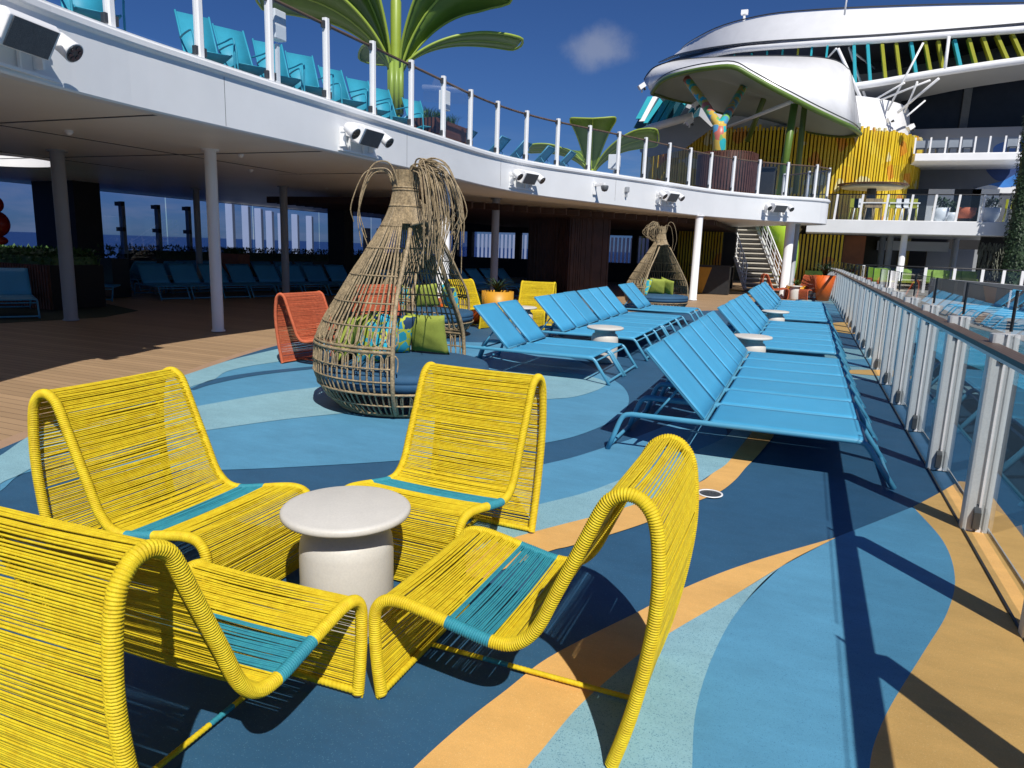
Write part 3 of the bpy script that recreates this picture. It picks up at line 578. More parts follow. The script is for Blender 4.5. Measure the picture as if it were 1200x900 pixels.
# ------------------------------------------------------------------ wicker basket daybeds
HOOD = [(.60, 0), (.72, .09), (.81, .2), (.87, .32), (.885, .42), (.875, .55), (.862, .66), (.80, .83), (.68, 1.04), (.52, 1.30), (.36, 1.55), (.23, 1.76), (.15, 1.93), (.115, 2.08), (.105, 2.18), (.118, 2.30)]
hoodc = catmull([(r_, 0, z_) for r_, z_ in HOOD], 8)
def hr(z):
    for a, b in zip(hoodc, hoodc[1:]):
        if a.z <= z <= b.z: return a.x+(b.x-a.x)*(z-a.z)/max(1e-6, b.z-a.z)
    return hoodc[-1].x
def daybed(loc, a0, half, curl_dir, label, seed, strands=92, curls=46, left=6, loops=False):
    rnd = random.Random(seed); root = empty('wicker_daybed', loc, 0, label, 'daybed', 'wicker basket daybeds')
    inopen = lambda a: abs((a-a0+math.pi) % (2*math.pi)-math.pi) < half
    P3 = lambda r_, a, z: (r_*math.cos(a), r_*math.sin(a), z)
    base, hood = MB(), MB()
    for i in range(strands):
        a = 2*math.pi*i/strands; op = inopen(a)
        top = .27 if op else .64
        tw = rnd.uniform(-.006, .006)
        pts = [P3(p.x, a+tw, p.z) for p in hoodc if p.z <= top][::2]+[P3(hr(top), a+tw, top)]
        base.tube(pts, .0085*rnd.uniform(.85, 1.1), 5, False)
        if i % 2 == 0:     # paired canes bent into arches under the rim
            da = 2*math.pi/strands
            arch = [P3(hr(top-.16)+.006, a-.25*da, top-.16), P3(hr(top-.05)+.006, a-.3*da, top-.05), P3(hr(top-.015)+.006, a+.5*da, top-.012), P3(hr(top-.05)+.006, a+1.3*da, top-.05), P3(hr(top-.16)+.006, a+1.25*da, top-.16)]
            base.tube(catmull(arch, 3), .006, 5, False)
            if not op: hood.tube(catmull([P3(hr(.86), a-.1*da, .86), P3(hr(.74)+.004, a-.3*da, .74), P3(hr(.695), a+.5*da, .69), P3(hr(.74)+.004, a+1.3*da, .74), P3(hr(.86), a+1.1*da, .86)], 3), .006, 5, False)
        if not op:
            b_ = a+rnd.uniform(-.02, .02)
            pts = [P3(p.x*(1+rnd.uniform(-.006, .006)), a+(b_-a)*(p.z-.66)/1.6, p.z) for p in hoodc if p.z >= .68][::3]
            hood.tube(pts, .0082*rnd.uniform(.8, 1.15), 5, False)
            if rnd.random() < .22: hood.tube([(x*1.004+.003*y, y*1.004-.003*x, z) for x, y, z in pts], .006, 5, False)
        elif True:          # canes above the opening converge on the arch of the opening frame
            zs = 1.76
            pts = [P3(p.x, a, p.z) for p in hoodc if p.z >= zs][::2]
            if len(pts) > 1: hood.tube(pts, .008, 5, False)
    def ring(b, z, r_, out=.006, full=False, seg=72):
        pts = []
        for i in range(seg+1):
            a = a0+half+(2*math.pi-2*half)*i/seg if not full else a0+2*math.pi*i/seg
            pts.append(P3(hr(z)+out, a, z))
        b.tube(pts, r_, 6, not full)
    for z, r_ in ((.02, .014), (.03, .012), (.14, .009), (.26, .012)): ring(base, z, r_, full=True)
    for z, r_ in ((.38, .008), (.50, .008), (.645, .016)): ring(base, z, r_)
    for z, r_ in ((.68, .014), (.86, .008), (1.06, .008), (1.30, .008), (1.55, .008), (1.76, .008)): ring(hood, z, r_)
    for z in (1.95, 2.10, 2.125): ring(hood, z, .010, full=True)
    base.build('base_basket', mat_wick, root); hood.build('hood', mat_wick, root)
    fr = MB()
    for sg in (-1, 1):
        pts = []
        for p in hoodc[::3]:
            if p.z < .02 or p.z > 2.0: continue
            if p.z > 1.80: continue
            k = max(0, (p.z-1.0)/.8); hh = half*(1-.30*k*k) if p.z > 1.0 else half
            pts.append(P3(p.x+.004, a0+sg*hh, p.z))
        fr.tube(pts, .021, 8, True)
    fr.tube(catmull([P3(hr(1.78)+.006, a0-half*.71, 1.78), P3(hr(1.80)+.01, a0, 1.81), P3(hr(1.78)+.006, a0+half*.71, 1.78)], 8), .018, 8)
    fr.build('opening_frame', mat_wick, root)
    seat = MB().lathe([(.001, .27), (.80, .27), (.835, .285), (.85, .32), (.852, .352), (.842, .356), (.852, .360), (.85, .39), (.835, .425), (.79, .437), (.4, .447), (.001, .45)], n=64, cap=False)
    seat.build('seat_cushion', mat_cush, root)
    MB().lathe([(.001, .262), (.80, .262), (.80, .268), (.001, .268)], n=48, cap=False).build('seat_board', mat_dark, root)
    cu = MB()
    for i in range(curls+left):
        main = i < curls
        a = (curl_dir+rnd.gauss(0, .5)) if main else (curl_dir+math.pi+rnd.gauss(0, .5))
        reach = rnd.uniform(.12, .50) if main else rnd.uniform(.26, .42); s_ = a+rnd.gauss(0, .32)
        z0 = rnd.uniform(2.06, 2.2); top = rnd.uniform(2.26, 2.40); drop = rnd.uniform(.35, .95)*(1 if main else .7)
        st = Vector(P3(.108, s_, z0)); d = Vector((math.cos(a), math.sin(a), 0))
        pts = [st, Vector(P3(.118, s_, z0+.12))+d*.02, st+d*(reach*.28)+Vector((0, 0, top-z0)), st+d*(reach*.7)+Vector((0, 0, top-z0-.06)), st+d*reach+Vector((0, 0, top-z0-.3-drop*.2)), st+d*(reach*rnd.uniform(.72, 1.02))+Vector((rnd.uniform(-.05, .05), rnd.uniform(-.05, .05), top-z0-.3-drop*.75))]
        if loops and main: pts = pts[:4]+[st+d*reach*.8+Vector((0, 0, -.05)), st+d*reach*.25+Vector((0, 0, -.2))]
        cu.tube(catmull(pts, 5), lambda u: .0095*(1-.55*u), 5, True)
    cu.build('curled_canes', mat_wick, root)
    return root
daybed((-3.65, 6.09, 0), R(4), R(70), R(31), 'big wicker basket daybed with a drooping crest of canes, in the middle of the photo', 3, strands=84, curls=70, left=4)
daybed((-3.76, 19.7, 0), R(-36), R(66), R(190), 'far wicker basket daybed standing on the wood deck beyond the blue loungers', 5, curls=46, left=2, loops=True)
P3L = at(500, 330, 11.2)
daybed((P3L.x, 11.2, 0), R(-10), R(66), R(100), 'wicker basket daybed half hidden behind the big basket', 9, curls=20, left=2, loops=True)

def pillow(loc, rz, tilt, m_, label, size=.46, roll=0.0, group=None):
    b = MB(); n = 14; g = {}
    for sgn in (1, -1):
        for i in range(n+1):
            for j in range(n+1):
                u, v = -1+2*i/n, -1+2*j/n
                pinch = 1-.075*(1-abs(u)**2)*(abs(v)**3) - .0; pin2 = 1-.075*(1-abs(v)**2)*(abs(u)**3)
                h = .085*(max(0, (1-u*u)*(1-v*v))**.42)
                wr = .006*math.sin(7*u+3*v+loc[0]*9)*math.sin(5*v-2*u)*(1-u*u)*(1-v*v)
                g[(sgn, i, j)] = (u*size/2*pin2, sgn*h+wr, v*size/2*pinch)
    vs = []; idx = {}
    for k_, p in g.items(): idx[k_] = len(vs); vs.append(p)
    fs = []
    for i in range(n):
        for j in range(n):
            fs.append((idx[1, i, j], idx[1, i, j+1], idx[1, i+1, j+1], idx[1, i+1, j])); fs.append((idx[-1, i, j], idx[-1, i+1, j], idx[-1, i+1, j+1], idx[-1, i, j+1]))
    b.add(vs, fs, 0, True)
    bnd = [(size/2*a*1.0, 0, size/2*c) for a, c in ()]
    o = b.build('throw_pillow', m_); o.matrix_world = Matrix.Translation(loc) @ Matrix.Rotation(rz, 4, 'Z') @ Matrix.Rotation(tilt, 4, 'X') @ Matrix.Rotation(roll, 4, 'Y')
    bm = bmesh.new(); bm.from_mesh(o.data); bmesh.ops.remove_doubles(bm, verts=bm.verts, dist=.0008); bm.to_mesh(o.data); bm.free()
    o.data.polygons.foreach_set('use_smooth', [True]*len(o.data.polygons))
    return tag(o, label, 'pillow', group)
zc = .665
def pod_pillow(c, ang, rad, m_, label, roll=0, tilt=18, size=.46):
    x, y = c[0]+rad*math.cos(ang), c[1]+rad*math.sin(ang)
    return pillow((x, y, .445+size*.47), ang-math.pi/2, R(-tilt)*-1, m_, label, size, roll)
c1_ = (-3.65, 6.09)
pod_pillow(c1_, R(92), .50, mat_lime, 'plain lime green pillow at the right end of the big basket seat, sunlit')
pod_pillow(c1_, R(138), .42, mat_print, 'blue and yellow printed pillow leaning against the lime one in the big basket', .08)
pod_pillow(c1_, R(-118), .26, mat_print, 'blue and yellow printed pillow tipped forward by the front post of the big basket', .5, 28, .42)
pod_pillow(c1_, R(178), .56, mat_lime, 'lime green pillow at the back of the big basket, seen through the canes', -.1)
pod_pillow(c1_, R(-145), .58, mat_lime, 'lime green pillow low at the left of the big basket, behind the canes', .15)
pod_pillow(c1_, R(205), .36, mat_print, 'printed pillow in the middle of the big basket, behind the canes', -.2)
c2_ = (-3.76, 19.7)
pod_pillow(c2_, R(60), .40, mat_lime, 'right lime green pillow in the far basket', .25)
pod_pillow(c2_, R(105), .20, mat_lime, 'left lime green pillow in the far basket, beside the printed one', .05)
pod_pillow(c2_, R(190), .40, mat_print, 'blue and yellow printed pillow in the far basket', -.1)
pod_pillow(c2_, R(-130), .45, mat_print, 'printed pillow in the far basket behind its left canes', -.1)
c3_ = (P3L.x, 11.2)
pod_pillow(c3_, R(60), .5, mat_print, 'printed pillow in the basket behind the big one', .1)
pod_pillow(c3_, R(120), .5, mat_lime, 'lime green pillow in the basket behind the big one', -.1)
pod_pillow(c3_, R(-120), .5, mat_print, 'printed pillow at the left side of the basket behind the big one', -.1)

# ------------------------------------------------------------------ other rope chairs
cc0 = chair('rope_chair', 'coral rope lounge chair standing left of the big wicker basket', 'chair', 'coral rope lounge chairs', mat_crope, mat_crope, detail=True, seed=3, band=False)
cc0.location = (-5.35, 7.55, 0); cc0.rotation_euler = (0, 0, R(173))
dup(cc0, (at(468, 360, 9.6).x, 9.6, 0), R(150), 'coral rope lounge chair glimpsed through the canes of the big basket')
yc = dup(ch0, (-5.0, 13.0, 0), R(97), 'yellow rope lounge chair facing the viewer beside the orange pots', 'yellow rope lounge chairs by the orange pots')
dup(ch0, (-5.75, 12.9, 0), R(165), 'yellow rope lounge chair in profile just right of the big basket', 'yellow rope lounge chairs by the orange pots')
dup(st0, (-4.85, 12.35, 0), 0, 'white pedestal side table in front of the far yellow chair', 'white pedestal side tables')
for i, (px, py, rz) in enumerate([(921, 350, 190), (936, 351, 60), (941, 347, 150)]):
    p = G(px, py); dup(cc0, (p.x, p.y, 0), R(rz), ['coral rope chair beyond the right lounger row, leftmost of three', 'coral rope chair by the big orange pot at the far end', 'coral rope chair at the back of the far group, between its two mates'][i])
for i, (px, py) in enumerate([(930, 350.5), (950, 347)]):
    p = G(px, py); dup(st0, (p.x, p.y, 0), 0, ['left white side table among the far coral chairs', 'right white side table among the far coral chairs'][i], 'white pedestal side tables')

# ------------------------------------------------------------------ plants
def blades(b, c, n, r0, h, spread, wid, rnd, droop=.35, seg=4):
    for i in range(n):
        a = rnd.uniform(0, 2*math.pi); q = rnd.uniform(0, r0); base = Vector(c)+Vector((q*math.cos(a*1.7), q*math.sin(a*1.7), 0))
        d = Vector((math.cos(a), math.sin(a), 0)); s_ = Vector((-d.y, d.x, 0)); hh = h*rnd.uniform(.6, 1.1); sp = spread*rnd.uniform(.3, 1.1)
        A, B = [], []
        for k in range(seg+1):
            u = k/seg; p = base+d*(sp*u**1.4)+Vector((0, 0, hh*(u-droop*u*u*u))); w_ = wid*(1-u)**.6*(.6+.4*math.sin(math.pi*min(1, u+.2)))
            A.append(p-s_*w_); B.append(p+s_*w_)
        b.loft(A, B, smooth=False)
    return b
def leafmass(b, c, dims, n, size, rnd):
    for i in range(n):
        p = Vector(c)+Vector((rnd.uniform(-1, 1)*dims[0], rnd.uniform(-1, 1)*dims[1], rnd.uniform(0, 1)**.7*dims[2]))
        q = Matrix.Rotation(rnd.uniform(0, 6.28), 3, 'Z') @ Matrix.Rotation(rnd.uniform(-1.1, 1.1), 3, 'X'); s_ = size*rnd.uniform(.6, 1.3)
        b.add([p+q @ Vector(v) for v in ((0, 0, 0), (s_*.35, s_*.5, 0), (0, s_*1.25, .02), (-s_*.35, s_*.5, 0))], [(0, 1, 2, 3)])
    return b
rnd = random.Random(11)
def cone_pot(loc, r0, r1, h, m_, label, kind, ph=.6, lm=mat_leafdark, cat='potted plant', n=46):
    t = empty('potted_plant', loc, 0, label, cat)
    MB().lathe([(.001, 0), (r0, 0), (r1, h), (r1-.025, h), (r1-.03, h-.06), (.001, h-.06)], n=28, cap=False).build('pot', m_, t)
    b = MB(); 
    if kind == 'palm': blades(b, (0, 0, h-.06), n, .06, ph, ph*.95, .026, rnd, .55, 6)
    else: blades(b, (0, 0, h-.06), n*5, r1*.8, ph, .08, .008, rnd, .1, 3)
    b.build('foliage', lm, t); return t
p = Vector((-6.35, 14.6, 0))
cone_pot((p.x, p.y, 0), .36, .36, .62, mat_ypot, 'amber drum pot with a spiky palm, behind the yellow chairs', 'palm', .62)
cone_pot((p.x-.05, p.y-1.0, 0), .22, .26, .36, mat_orange, 'low orange pot of upright grass in front of the amber pot', 'grass', .36, mat_leaf)
cone_pot((p.x-1.1, p.y-.2, 0), .24, .28, .4, mat_orange, 'leafy potted bush between the big basket and the amber pot', 'palm', .5, mat_leaf, n=60)
q = G(965, 352); q = Vector((q.x-.05, q.y-.3, 0))
cone_pot((q.x, q.y, 0), .22, .38, .95, mat_orange, 'tall tapered orange pot with a spiky palm at the far end of the railing', 'palm', .95, mat_leafdark, n=60)
cone_pot((q.x-.95, q.y+.6, 0), .34, .38, .5, mat_ypot, 'low amber pot with a leafy plant beside the tall orange pot', 'palm', .5, mat_leaf)

# ------------------------------------------------------------------ the deck above
ZS, ZT = 3.0, 3.78
edge_pts = [(-3.6, -3), (-4.9, 0), (-6.05, 2.3), (-6.85, 4.3), (-7.14, 5.8), (-7.2, 7.5), (-7.2, 10), (-7.18, 13), (-7.17, 15.2), (-7.0, 16.7), (-6.62, 18.1), (-6.1, 19.3), (-5.5, 20.6), (-4.9, 21.9), (-4.25, 23.4), (-3.65, 24.9), (-3.0, 26.2), (-2.1, 27.5), (-1.1, 28.5), (-.2, 29.2), (.25, 29.7)]
ec = catmull([(x, y, 0) for x, y in edge_pts], 6)
endc = catmull([(.25, 29.7, 0), (.5, 30.2, 0), (.45, 30.9, 0), (-.1, 31.6, 0), (-1.2, 32.6, 0)], 5)[1:]
plan = [(p.x, p.y) for p in ec+endc]+[(-3, 35), (-21.6, 36), (-21.6, -4)]
zb = lambda y: ZS if y < 14 else ZS-.15*min(1, (y-14)/10)
ud = empty('upper_deck', (-7.2, 8, 0), 0, 'white upper deck with a curved fascia, carrying the glass railing and shading the wood deck', 'deck')
skyc, skr = (-15.6, 9.6), (1.55, 1.25)
hole = [(skyc[0]+skr[0]*math.cos(2*math.pi*i/40), skyc[1]+skr[1]*math.sin(2*math.pi*i/40)) for i in range(40)]
def slab_hole(zf, m_, name):
    bm = bmesh.new(); o_ = [bm.verts.new((x, y, zf(y))) for x, y in plan]; i_ = [bm.verts.new((x, y, zf(y))) for x, y in hole]
    es = [bm.edges.new((o_[k], o_[(k+1) % len(o_)])) for k in range(len(o_))]+[bm.edges.new((i_[k], i_[(k+1) % 40])) for k in range(40)]
    bmesh.ops.triangle_fill(bm, use_beauty=True, edges=es)
    me = bpy.data.meshes.new(name); bm.to_mesh(me); bm.free(); me.materials.append(m_); o = bpy.data.objects.new(name, me); col.objects.link(o); o.parent = ud; o.matrix_parent_inverse = Matrix.Translation(-ud.location); return o
slab_hole(lambda y: zb(y)+.02, mat_soffit, 'soffit'); slab_hole(lambda y: 3.70, mat_greydeck, 'deck_floor')
hl = hole+[hole[0]]
MB().loft([(x, y, ZS-.03) for x, y in hl], [(x, y, 4.0) for x, y in hl]).build('skylight_rim', mat_white, ud, world=True)
ring_ = ec+endc
def offs(P, d, z):
    out = []
    for i, p in enumerate(P):
        t = (P[min(i+1, len(P)-1)]-P[max(i-1, 0)]).normalized(); out.append((p.x+t.y*d, p.y-t.x*d, z(p.y) if callable(z) else z))
    return out
f = MB()
prof = [(-.16, zb), (-.02, zb), (0, lambda y: zb(y)+.02), (0, 3.64), (.035, 3.66), (.05, 3.68), (.05, 3.735), (.035, 3.75), (.02, 3.76), (.02, 3.775), (-.02, 3.785), (-.22, 3.785), (-.22, 3.70)]
rows = [offs(ring_, d, z) for d, z in prof]
for a, c in zip(rows, rows[1:]): f.loft(a, c, smooth=False)
f.build('fascia', mat_fascia, ud, world=True)
# panel joints in the fascia and seams in the soffit
b = MB()
for y in (2.6, 7.62, 11.95, 16.2, 20.9):
    i = min(range(len(ec)), key=lambda k: abs(ec[k].y-y)); p = ec[i]; t = (ec[i+1]-ec[i-1]).normalized(); n_ = Vector((t.y, -t.x, 0))
    b.box((p+n_*.001).to_tuple()[:2]+(3.33,), (.004, .006, .60), math.atan2(t.y, t.x))
b.build('panel_joint', mat_clamp, ud, world=True)
b = MB()
for y in (3.4, 6.6, 9.8, 13.0): b.box((-14.3, y, ZS-.004+.02), (14, .03, .012))
for x in (-10.5, -14): b.box((x, 9.5, ZS-.004+.0195), (.02, 22, .010))
b.build('soffit_seam', mat_clamp, ud, world=True)
for x, y in ((-9.9, 7.3), (-9.2, 9.9), (-11.0, 12.1), (-8.9, 4.6), (-12, 16)):
    MB().lathe([(.05, 0), (.06, -.02), (.03, -.06), (.001, -.07)], (x, y, ZS+.02), 14, cap=False).build('sprinkler', mat_white, ud, world=True)

# glass railing of the upper deck
ur = empty('upper_railing', (-7.2, 8, 3.78), 0, 'glass railing with white posts curving along the edge of the upper deck', 'railing')
rl = [Vector(p) for p in offs(ring_, -.09, 3.785)]
post_pts = resample(rl[6:], 1.28)
pb = None
for i, p in enumerate(post_pts):
    t = (post_pts[min(i+1, len(post_pts)-1)]-post_pts[max(i-1, 0)]).normalized(); rz = math.atan2(t.y, t.x)
    if pb is None:
        pb = MB(); pb.add([(x, y, 0) for x, y in [(-.05, -.03), (-.03, -.045), (.03, -.045), (.05, -.03), (.05, .03), (.03, .045), (-.03, .045), (-.05, .03)]]+[(x, y, 1.20) for x, y in [(-.05, -.03), (-.03, -.045), (.03, -.045), (.05, -.03), (.05, .03), (.03, .045), (-.03, .045), (-.05, .03)]], [(j, (j+1) % 8, 8+(j+1) % 8, 8+j) for j in range(8)]+[list(range(8, 16))])
        pb = pb.build('post', mat_white, ur); o = pb
        qs = [MB().box((sx*.068, .0, z_), (.045, .06, .10)).build(nm, mat_clamp, ur) for nm, z_ in (('glass_clamp', .085), ('rail_bracket', 1.10)) for sx in (-1, 1)]; oq = qs
    else: o = pb.copy(); col.objects.link(o); oq = [q_.copy() for q_ in qs]; [col.objects.link(q_) for q_ in oq]
    for o_ in [o]+oq: o_.location = p-ur.location; o_.rotation_euler = (0, 0, rz)
for a, c in zip(post_pts, post_pts[1:]):
    d = (c-a).normalized()*.06; a2, c2 = a+d, c-d
    MB().poly([(a2.x, a2.y, 3.83), (c2.x, c2.y, 3.83), (c2.x, c2.y, 4.88), (a2.x, a2.y, 4.88)]).build('glass_panel', gl_up, ur, world=True)
hp2 = [Vector((p.x, p.y, 4.905)) for p in resample(rl[6:], .32)]
MB().tube([p+Vector((-.03, 0, 0)) for p in hp2], .026, 8).build('handrail', mat_handrail, ur, world=True)

# sling chairs on the upper deck, backs and arms seen through the glass
def deck_chair():
    root = empty('deck_chair', (0, 0, 0), 0, 'x', 'chair', 'turquoise sling chairs on the upper deck'); w_ = .235
    b = MB(); b.loft([(.25, -w_, .40), (0, -w_, .37), (-.22, -w_, .36)], [(.25, w_, .40), (0, w_, .37), (-.22, w_, .36)]); b.build('seat_sling', mat_teal, root, thick=.01)
    b = MB(); A = [(-.22, -w_, .36), (-.38, -w_, .65), (-.60, -w_, 1.06)]; b.loft(A, [(x, w_, z) for x, _, z in A]); b.build('back_sling', mat_teal, root, thick=.012)
    for sd in (-1, 1):
        MB().tube([(-.61, sd*w_, 1.08), (-.38, sd*w_, .65), (-.22, sd*w_, .35), (.27, sd*w_, .40)], .015, 6).build('back_frame', mat_teal, root)
        MB().tube(catmull([(-.36, sd*(w_+.02), .66), (-.1, sd*(w_+.04), .66), (.18, sd*(w_+.04), .655), (.27, sd*(w_+.04), .60), (.29, sd*(w_+.03), .40), (.30, sd*(w_+.03), .0)], 4), .014, 6).tube([(-.22, sd*w_, .36), (-.36, sd*w_, 0)], .013, 6).build('arm_frame', mat_teal, root)
    return root
dc = deck_chair()
SPOTS = [5.35, 6.35, 8.16, 8.88, 9.62, 10.35, 11.42, 12.29, 13.11, 14.3]
spots = SPOTS
names = ['leftmost, cut by the top edge', 'second from the left', 'third from the left', 'fourth from the left', 'fifth from the left', 'sixth from the left', 'seventh from the left', 'eighth from the left, before the tall parasol', 'ninth from the left', 'tenth from the left, by the slatted planter']
for i, y in enumerate(spots):
    lab = 'turquoise sling armchair on the upper deck, '+names[i]
    if i == 0: dc.location = (-8.08, y, 3.70); dc.rotation_euler = (0, 0, R(-8)); dc['label'] = lab
    else: dup(dc, (-8.08+random.uniform(-.05, .05), y, 3.70), R(-28+random.uniform(-6, 6)), lab)
# loungers on the upper deck, only their raised backs show over the ledge
for i, y in enumerate([14.6, 15.5, 17.3, 18.6, 19.5, 20.6, 21.6]):
    x = -8.4 if y < 16 else (-8.0+.32*(y-16.5))
    dup(lo0, (x-1.75, y, 3.70), R(180+random.uniform(-6, 6)), 'blue lounger back showing behind the upper glass railing, %s from the left' % ORD[i], 'blue loungers on the upper deck')

# leaf-shaped green parasols
def leaf_parasol(loc, trunk_h, leaves, label, pipe=True):
    t = empty('leaf_parasol', loc, 0, label, 'parasol', 'green leaf-shaped parasols')
    MB().lathe([(.11, 0), (.11, trunk_h*.45), (.11, trunk_h*.46)], n=14).build('trunk', mat_greenlite, t)
    b = MB()
    for k in range(7):
        a = 2*math.pi*k/7; b.tube([(.13*math.cos(a), .13*math.sin(a), trunk_h*.42), (.13*math.cos(a), .13*math.sin(a), trunk_h)], .06, 8)
    b.build('pipe_cluster', mat_greenlite, t)
    if pipe: MB().lathe([(.12, trunk_h), (.12, trunk_h+1.25), (.10, trunk_h+1.3), (.08, trunk_h+1.5), (.16, trunk_h+1.62), (.16, trunk_h+1.66)], n=14).build('mast', mat_greenlite, t)
    for a, ln, rise, wd, tip, roll in leaves:
        d = Vector((math.cos(a), math.sin(a), 0)); s_ = Vector((-d.y, d.x, 0))*math.cos(roll)+Vector((0, 0, math.sin(roll))); st = d*.12+Vector((0, 0, trunk_h-.15)); n = 16
        mid = [st+d*(ln*(u**1.25))+Vector((0, 0, rise*(1-(1-u)**2.2)-tip*u**3)) for u in [k/n for k in range(n+1)]]
        half = [wd*(.08+.92*(min(1, (k/n)/.72)**.8))*(1 if k < n-2 else (.8, .5, .0)[k-n+2] if False else (1, .96, .80)[max(0, k-n+2)]) for k in range(n+1)]
        b = MB(); A = [p-s_*h+Vector((0, 0, h*.04)) for p, h in zip(mid, half)]; B = [p+s_*h+Vector((0, 0, h*.10)) for p, h in zip(mid, half)]
        b.loft(A, mid); b.loft(mid, B); lf = b.build('leaf', mat_green, t, thick=.02)
        rim = catmull(A+[mid[-1]+d*.08]+B[::-1], 2)
        MB().tube(rim, .032, 6).tube(mid, lambda u: .045*(1-.7*u), 6).build('leaf_rim', mat_greenlite, lf)
    return t
leaf_parasol((-8.95, 14.5, 3.7), 1.85, [(R(42), 2.75, .95, .40, .10, -.15), (R(8), 2.35, 1.95, .95, .05, -.6), (R(212), 2.8, 1.45, .75, .1, .3), (R(-140), 1.9, 2.4, 1.1, .0, .5), (R(135), 2.1, .9, .45, .3, 0)], 'tall green leaf-shaped parasol on the upper deck, cut by the top edge')
leaf_parasol((-8.75, 29.5, 3.7), 1.2, [(R(-160), 2.5, 1.0, .5, .15, .2), (R(-75), 1.3, 1.9, .9, .0, 0), (R(10), 2.5, 1.35, .75, .0, -.4), (R(140), 2.2, 1.2, .5, .2, 0)], 'small green leaf-shaped parasol farther along the upper deck', False)
# slatted planter on the upper deck
t = empty('planter', (-8.0, 14.9, 3.7), 0, 'brown slatted planter of grass on the upper deck beside the green parasol', 'planter')
MB().box((0, 0, .3), (.55, 1.5, .6)).build('box', mat_slat, t); blades(MB(), (0, 0, .6), 10, .1, .4, .2, .01, rnd)
b = MB()
for k in range(9): blades(b, (rnd.uniform(-.15, .15), -.6+.15*k, .58), 40, .1, .42, .22, .009, rnd)
b.build('grass_tuft', mat_leaf, t)
# white cabinets
for i, (px, py, Y, lab) in enumerate([(324, 30, 8.9, 'white flat box fixed to an upper railing post at left'), (521, 118, 14.3, 'white flat box fixed to the upper railing beside the green parasol'), (720, 190, 22.0, 'small white control cabinet on a post behind the upper railing')]):
    p = at(px, py, Y)
    t = empty('cabinet', (p.x, p.y, 3.7), 0, lab, 'cabinet')
    MB().box((0, 0, p.z-3.7), (.16, .24, .40) if i < 2 else (.30, .36, .42)).build('case', mat_white, t, bevel=.012); MB().box((.0, 0, (p.z-3.95)/2), (.05, .05, max(.1, p.z-3.95))).build('stand', mat_white, t)

# speakers with spot lamps on the fascia
def fixture(label, big=True):
    t = empty('fascia_light', (0, 0, 0), 0, label, 'spotlight', 'speaker and spotlight units on the white fascia')
    # local: +x out of the fascia, y along it
    MB().box((.03, 0, -.30), (.04, 1.15, .03)).box((.03, -.3, -.15), (.03, .02, .3)).box((.03, .1, -.15), (.03, .02, .3)).box((.03, .0, -.05), (.05, .9, .04)).box((.06, -.52, -.10), (.10, .03, .30)).box((.06, .30, -.10), (.10, .03, .30)).box((.10, -.52, .0), (.12, .06, .06)).box((.10, .30, 0), (.12, .06, .06)).build('bracket', mat_white, t)
    sp = MB(); k = [(.10, -.30), (.34, -.30), (.46, -.0), (.30, .12)]
    pr = [(.12, .15), (.36, .10), (.40, .04), (.26, -.20), (.12, -.16)]
    lo = [(x, -.38, z) for x, z in pr]; hi = [(x, .20, z) for x, z in pr]; n = len(pr)
    sp.add(lo+hi, [list(range(n))[::-1], list(range(n, 2*n))]+[(j, (j+1) % n, n+(j+1) % n, n+j) for j in range(n)])
    sp.build('speaker_box', mat_white, t, bevel=.012)
    g = MB(); g.add([(.405, -.34, .035), (.405, .16, .035), (.268, .16, -.195), (.268, -.34, -.195)], [(0, 1, 2, 3)]); g.build('speaker_grille', mat_spk, t, thick=.008)
    for y in (-.58, .40):
        ax = Vector((.80, .0, -.6)).normalized(); c = Vector((.20, y, .04))
        lamp = MB().tube([c-ax*.02, c, c+ax*.16, c+ax*.20], lambda u: (.07, .085, .095, .10)[min(3, int(u*3+.01))], 16).build('lamp', mat_white, t)
        ln = MB().tube([c+ax*.200, c+ax*.206], .088, 16)
        for q in range(6):
            an = q*math.pi/3; u_ = ax.cross(Vector((0, 1, 0))).normalized(); v_ = Vector((0, 1, 0)); cc = c+ax*.206+(u_*math.cos(an)+v_*math.sin(an))*.052
            ln.tube([cc, cc+ax*.008], .021, 8, mi=1)
        ln.build('lens', [mat_clamp, mat_lens], lamp)
    return t
def on_edge(y, z=3.36):
    i = min(range(len(ec)), key=lambda k: abs(ec[k].y-y)); p = ec[i]; t = (ec[min(i+1, len(ec)-1)]-ec[max(0, i-1)]).normalized(); return (p.x, p.y, z), math.atan2(-t.x, t.y)
fx = None
for y, lab in [(4.55, 'largest speaker and spotlight unit, at the far left of the white fascia'), (10.72, 'speaker and spotlight unit on the fascia above the big basket'), (17.3, 'speaker and spotlight unit on the fascia, third from the left'), (23.2, 'speaker and spotlight unit on the fascia, fourth from the left'), (28.35, 'speaker and spotlight unit at the far rounded end of the fascia')]:
    l_, rz = on_edge(y)
    if fx is None: fx = fixture(lab); fx.location = l_; fx.rotation_euler = (0, 0, rz)
    else: dup(fx, l_, rz, lab)
for k, (y, lab) in enumerate([(19.9, 'dome camera on a white bracket on the fascia'), (21.3, 'small grey loudspeaker on the fascia right of the dome camera')]):
    l_, rz = on_edge(y, 3.3); t = empty('camera' if k == 0 else 'loudspeaker', l_, rz, lab, 'camera' if k == 0 else 'loudspeaker')
    if k == 0:
        MB().box((.03, 0, .0), (.06, .10, .34)).box((.22, 0, .10), (.36, .09, .08)).build('bracket', mat_white, t, bevel=.01); MB().lathe([(.001, -.14), (.07, -.12), (.10, -.06), (.11, 0), (.10, .03), (.001, .03)], (.40, 0, .04), 16, cap=False).build('dome', mat_spk, t)
    else: MB().box((.06, 0, .08), (.10, .12, .16)).build('box', mat_grey, t, bevel=.02); MB().box((.04, 0, -.06), (.05, .05, .16)).build('arm', mat_grey, t)

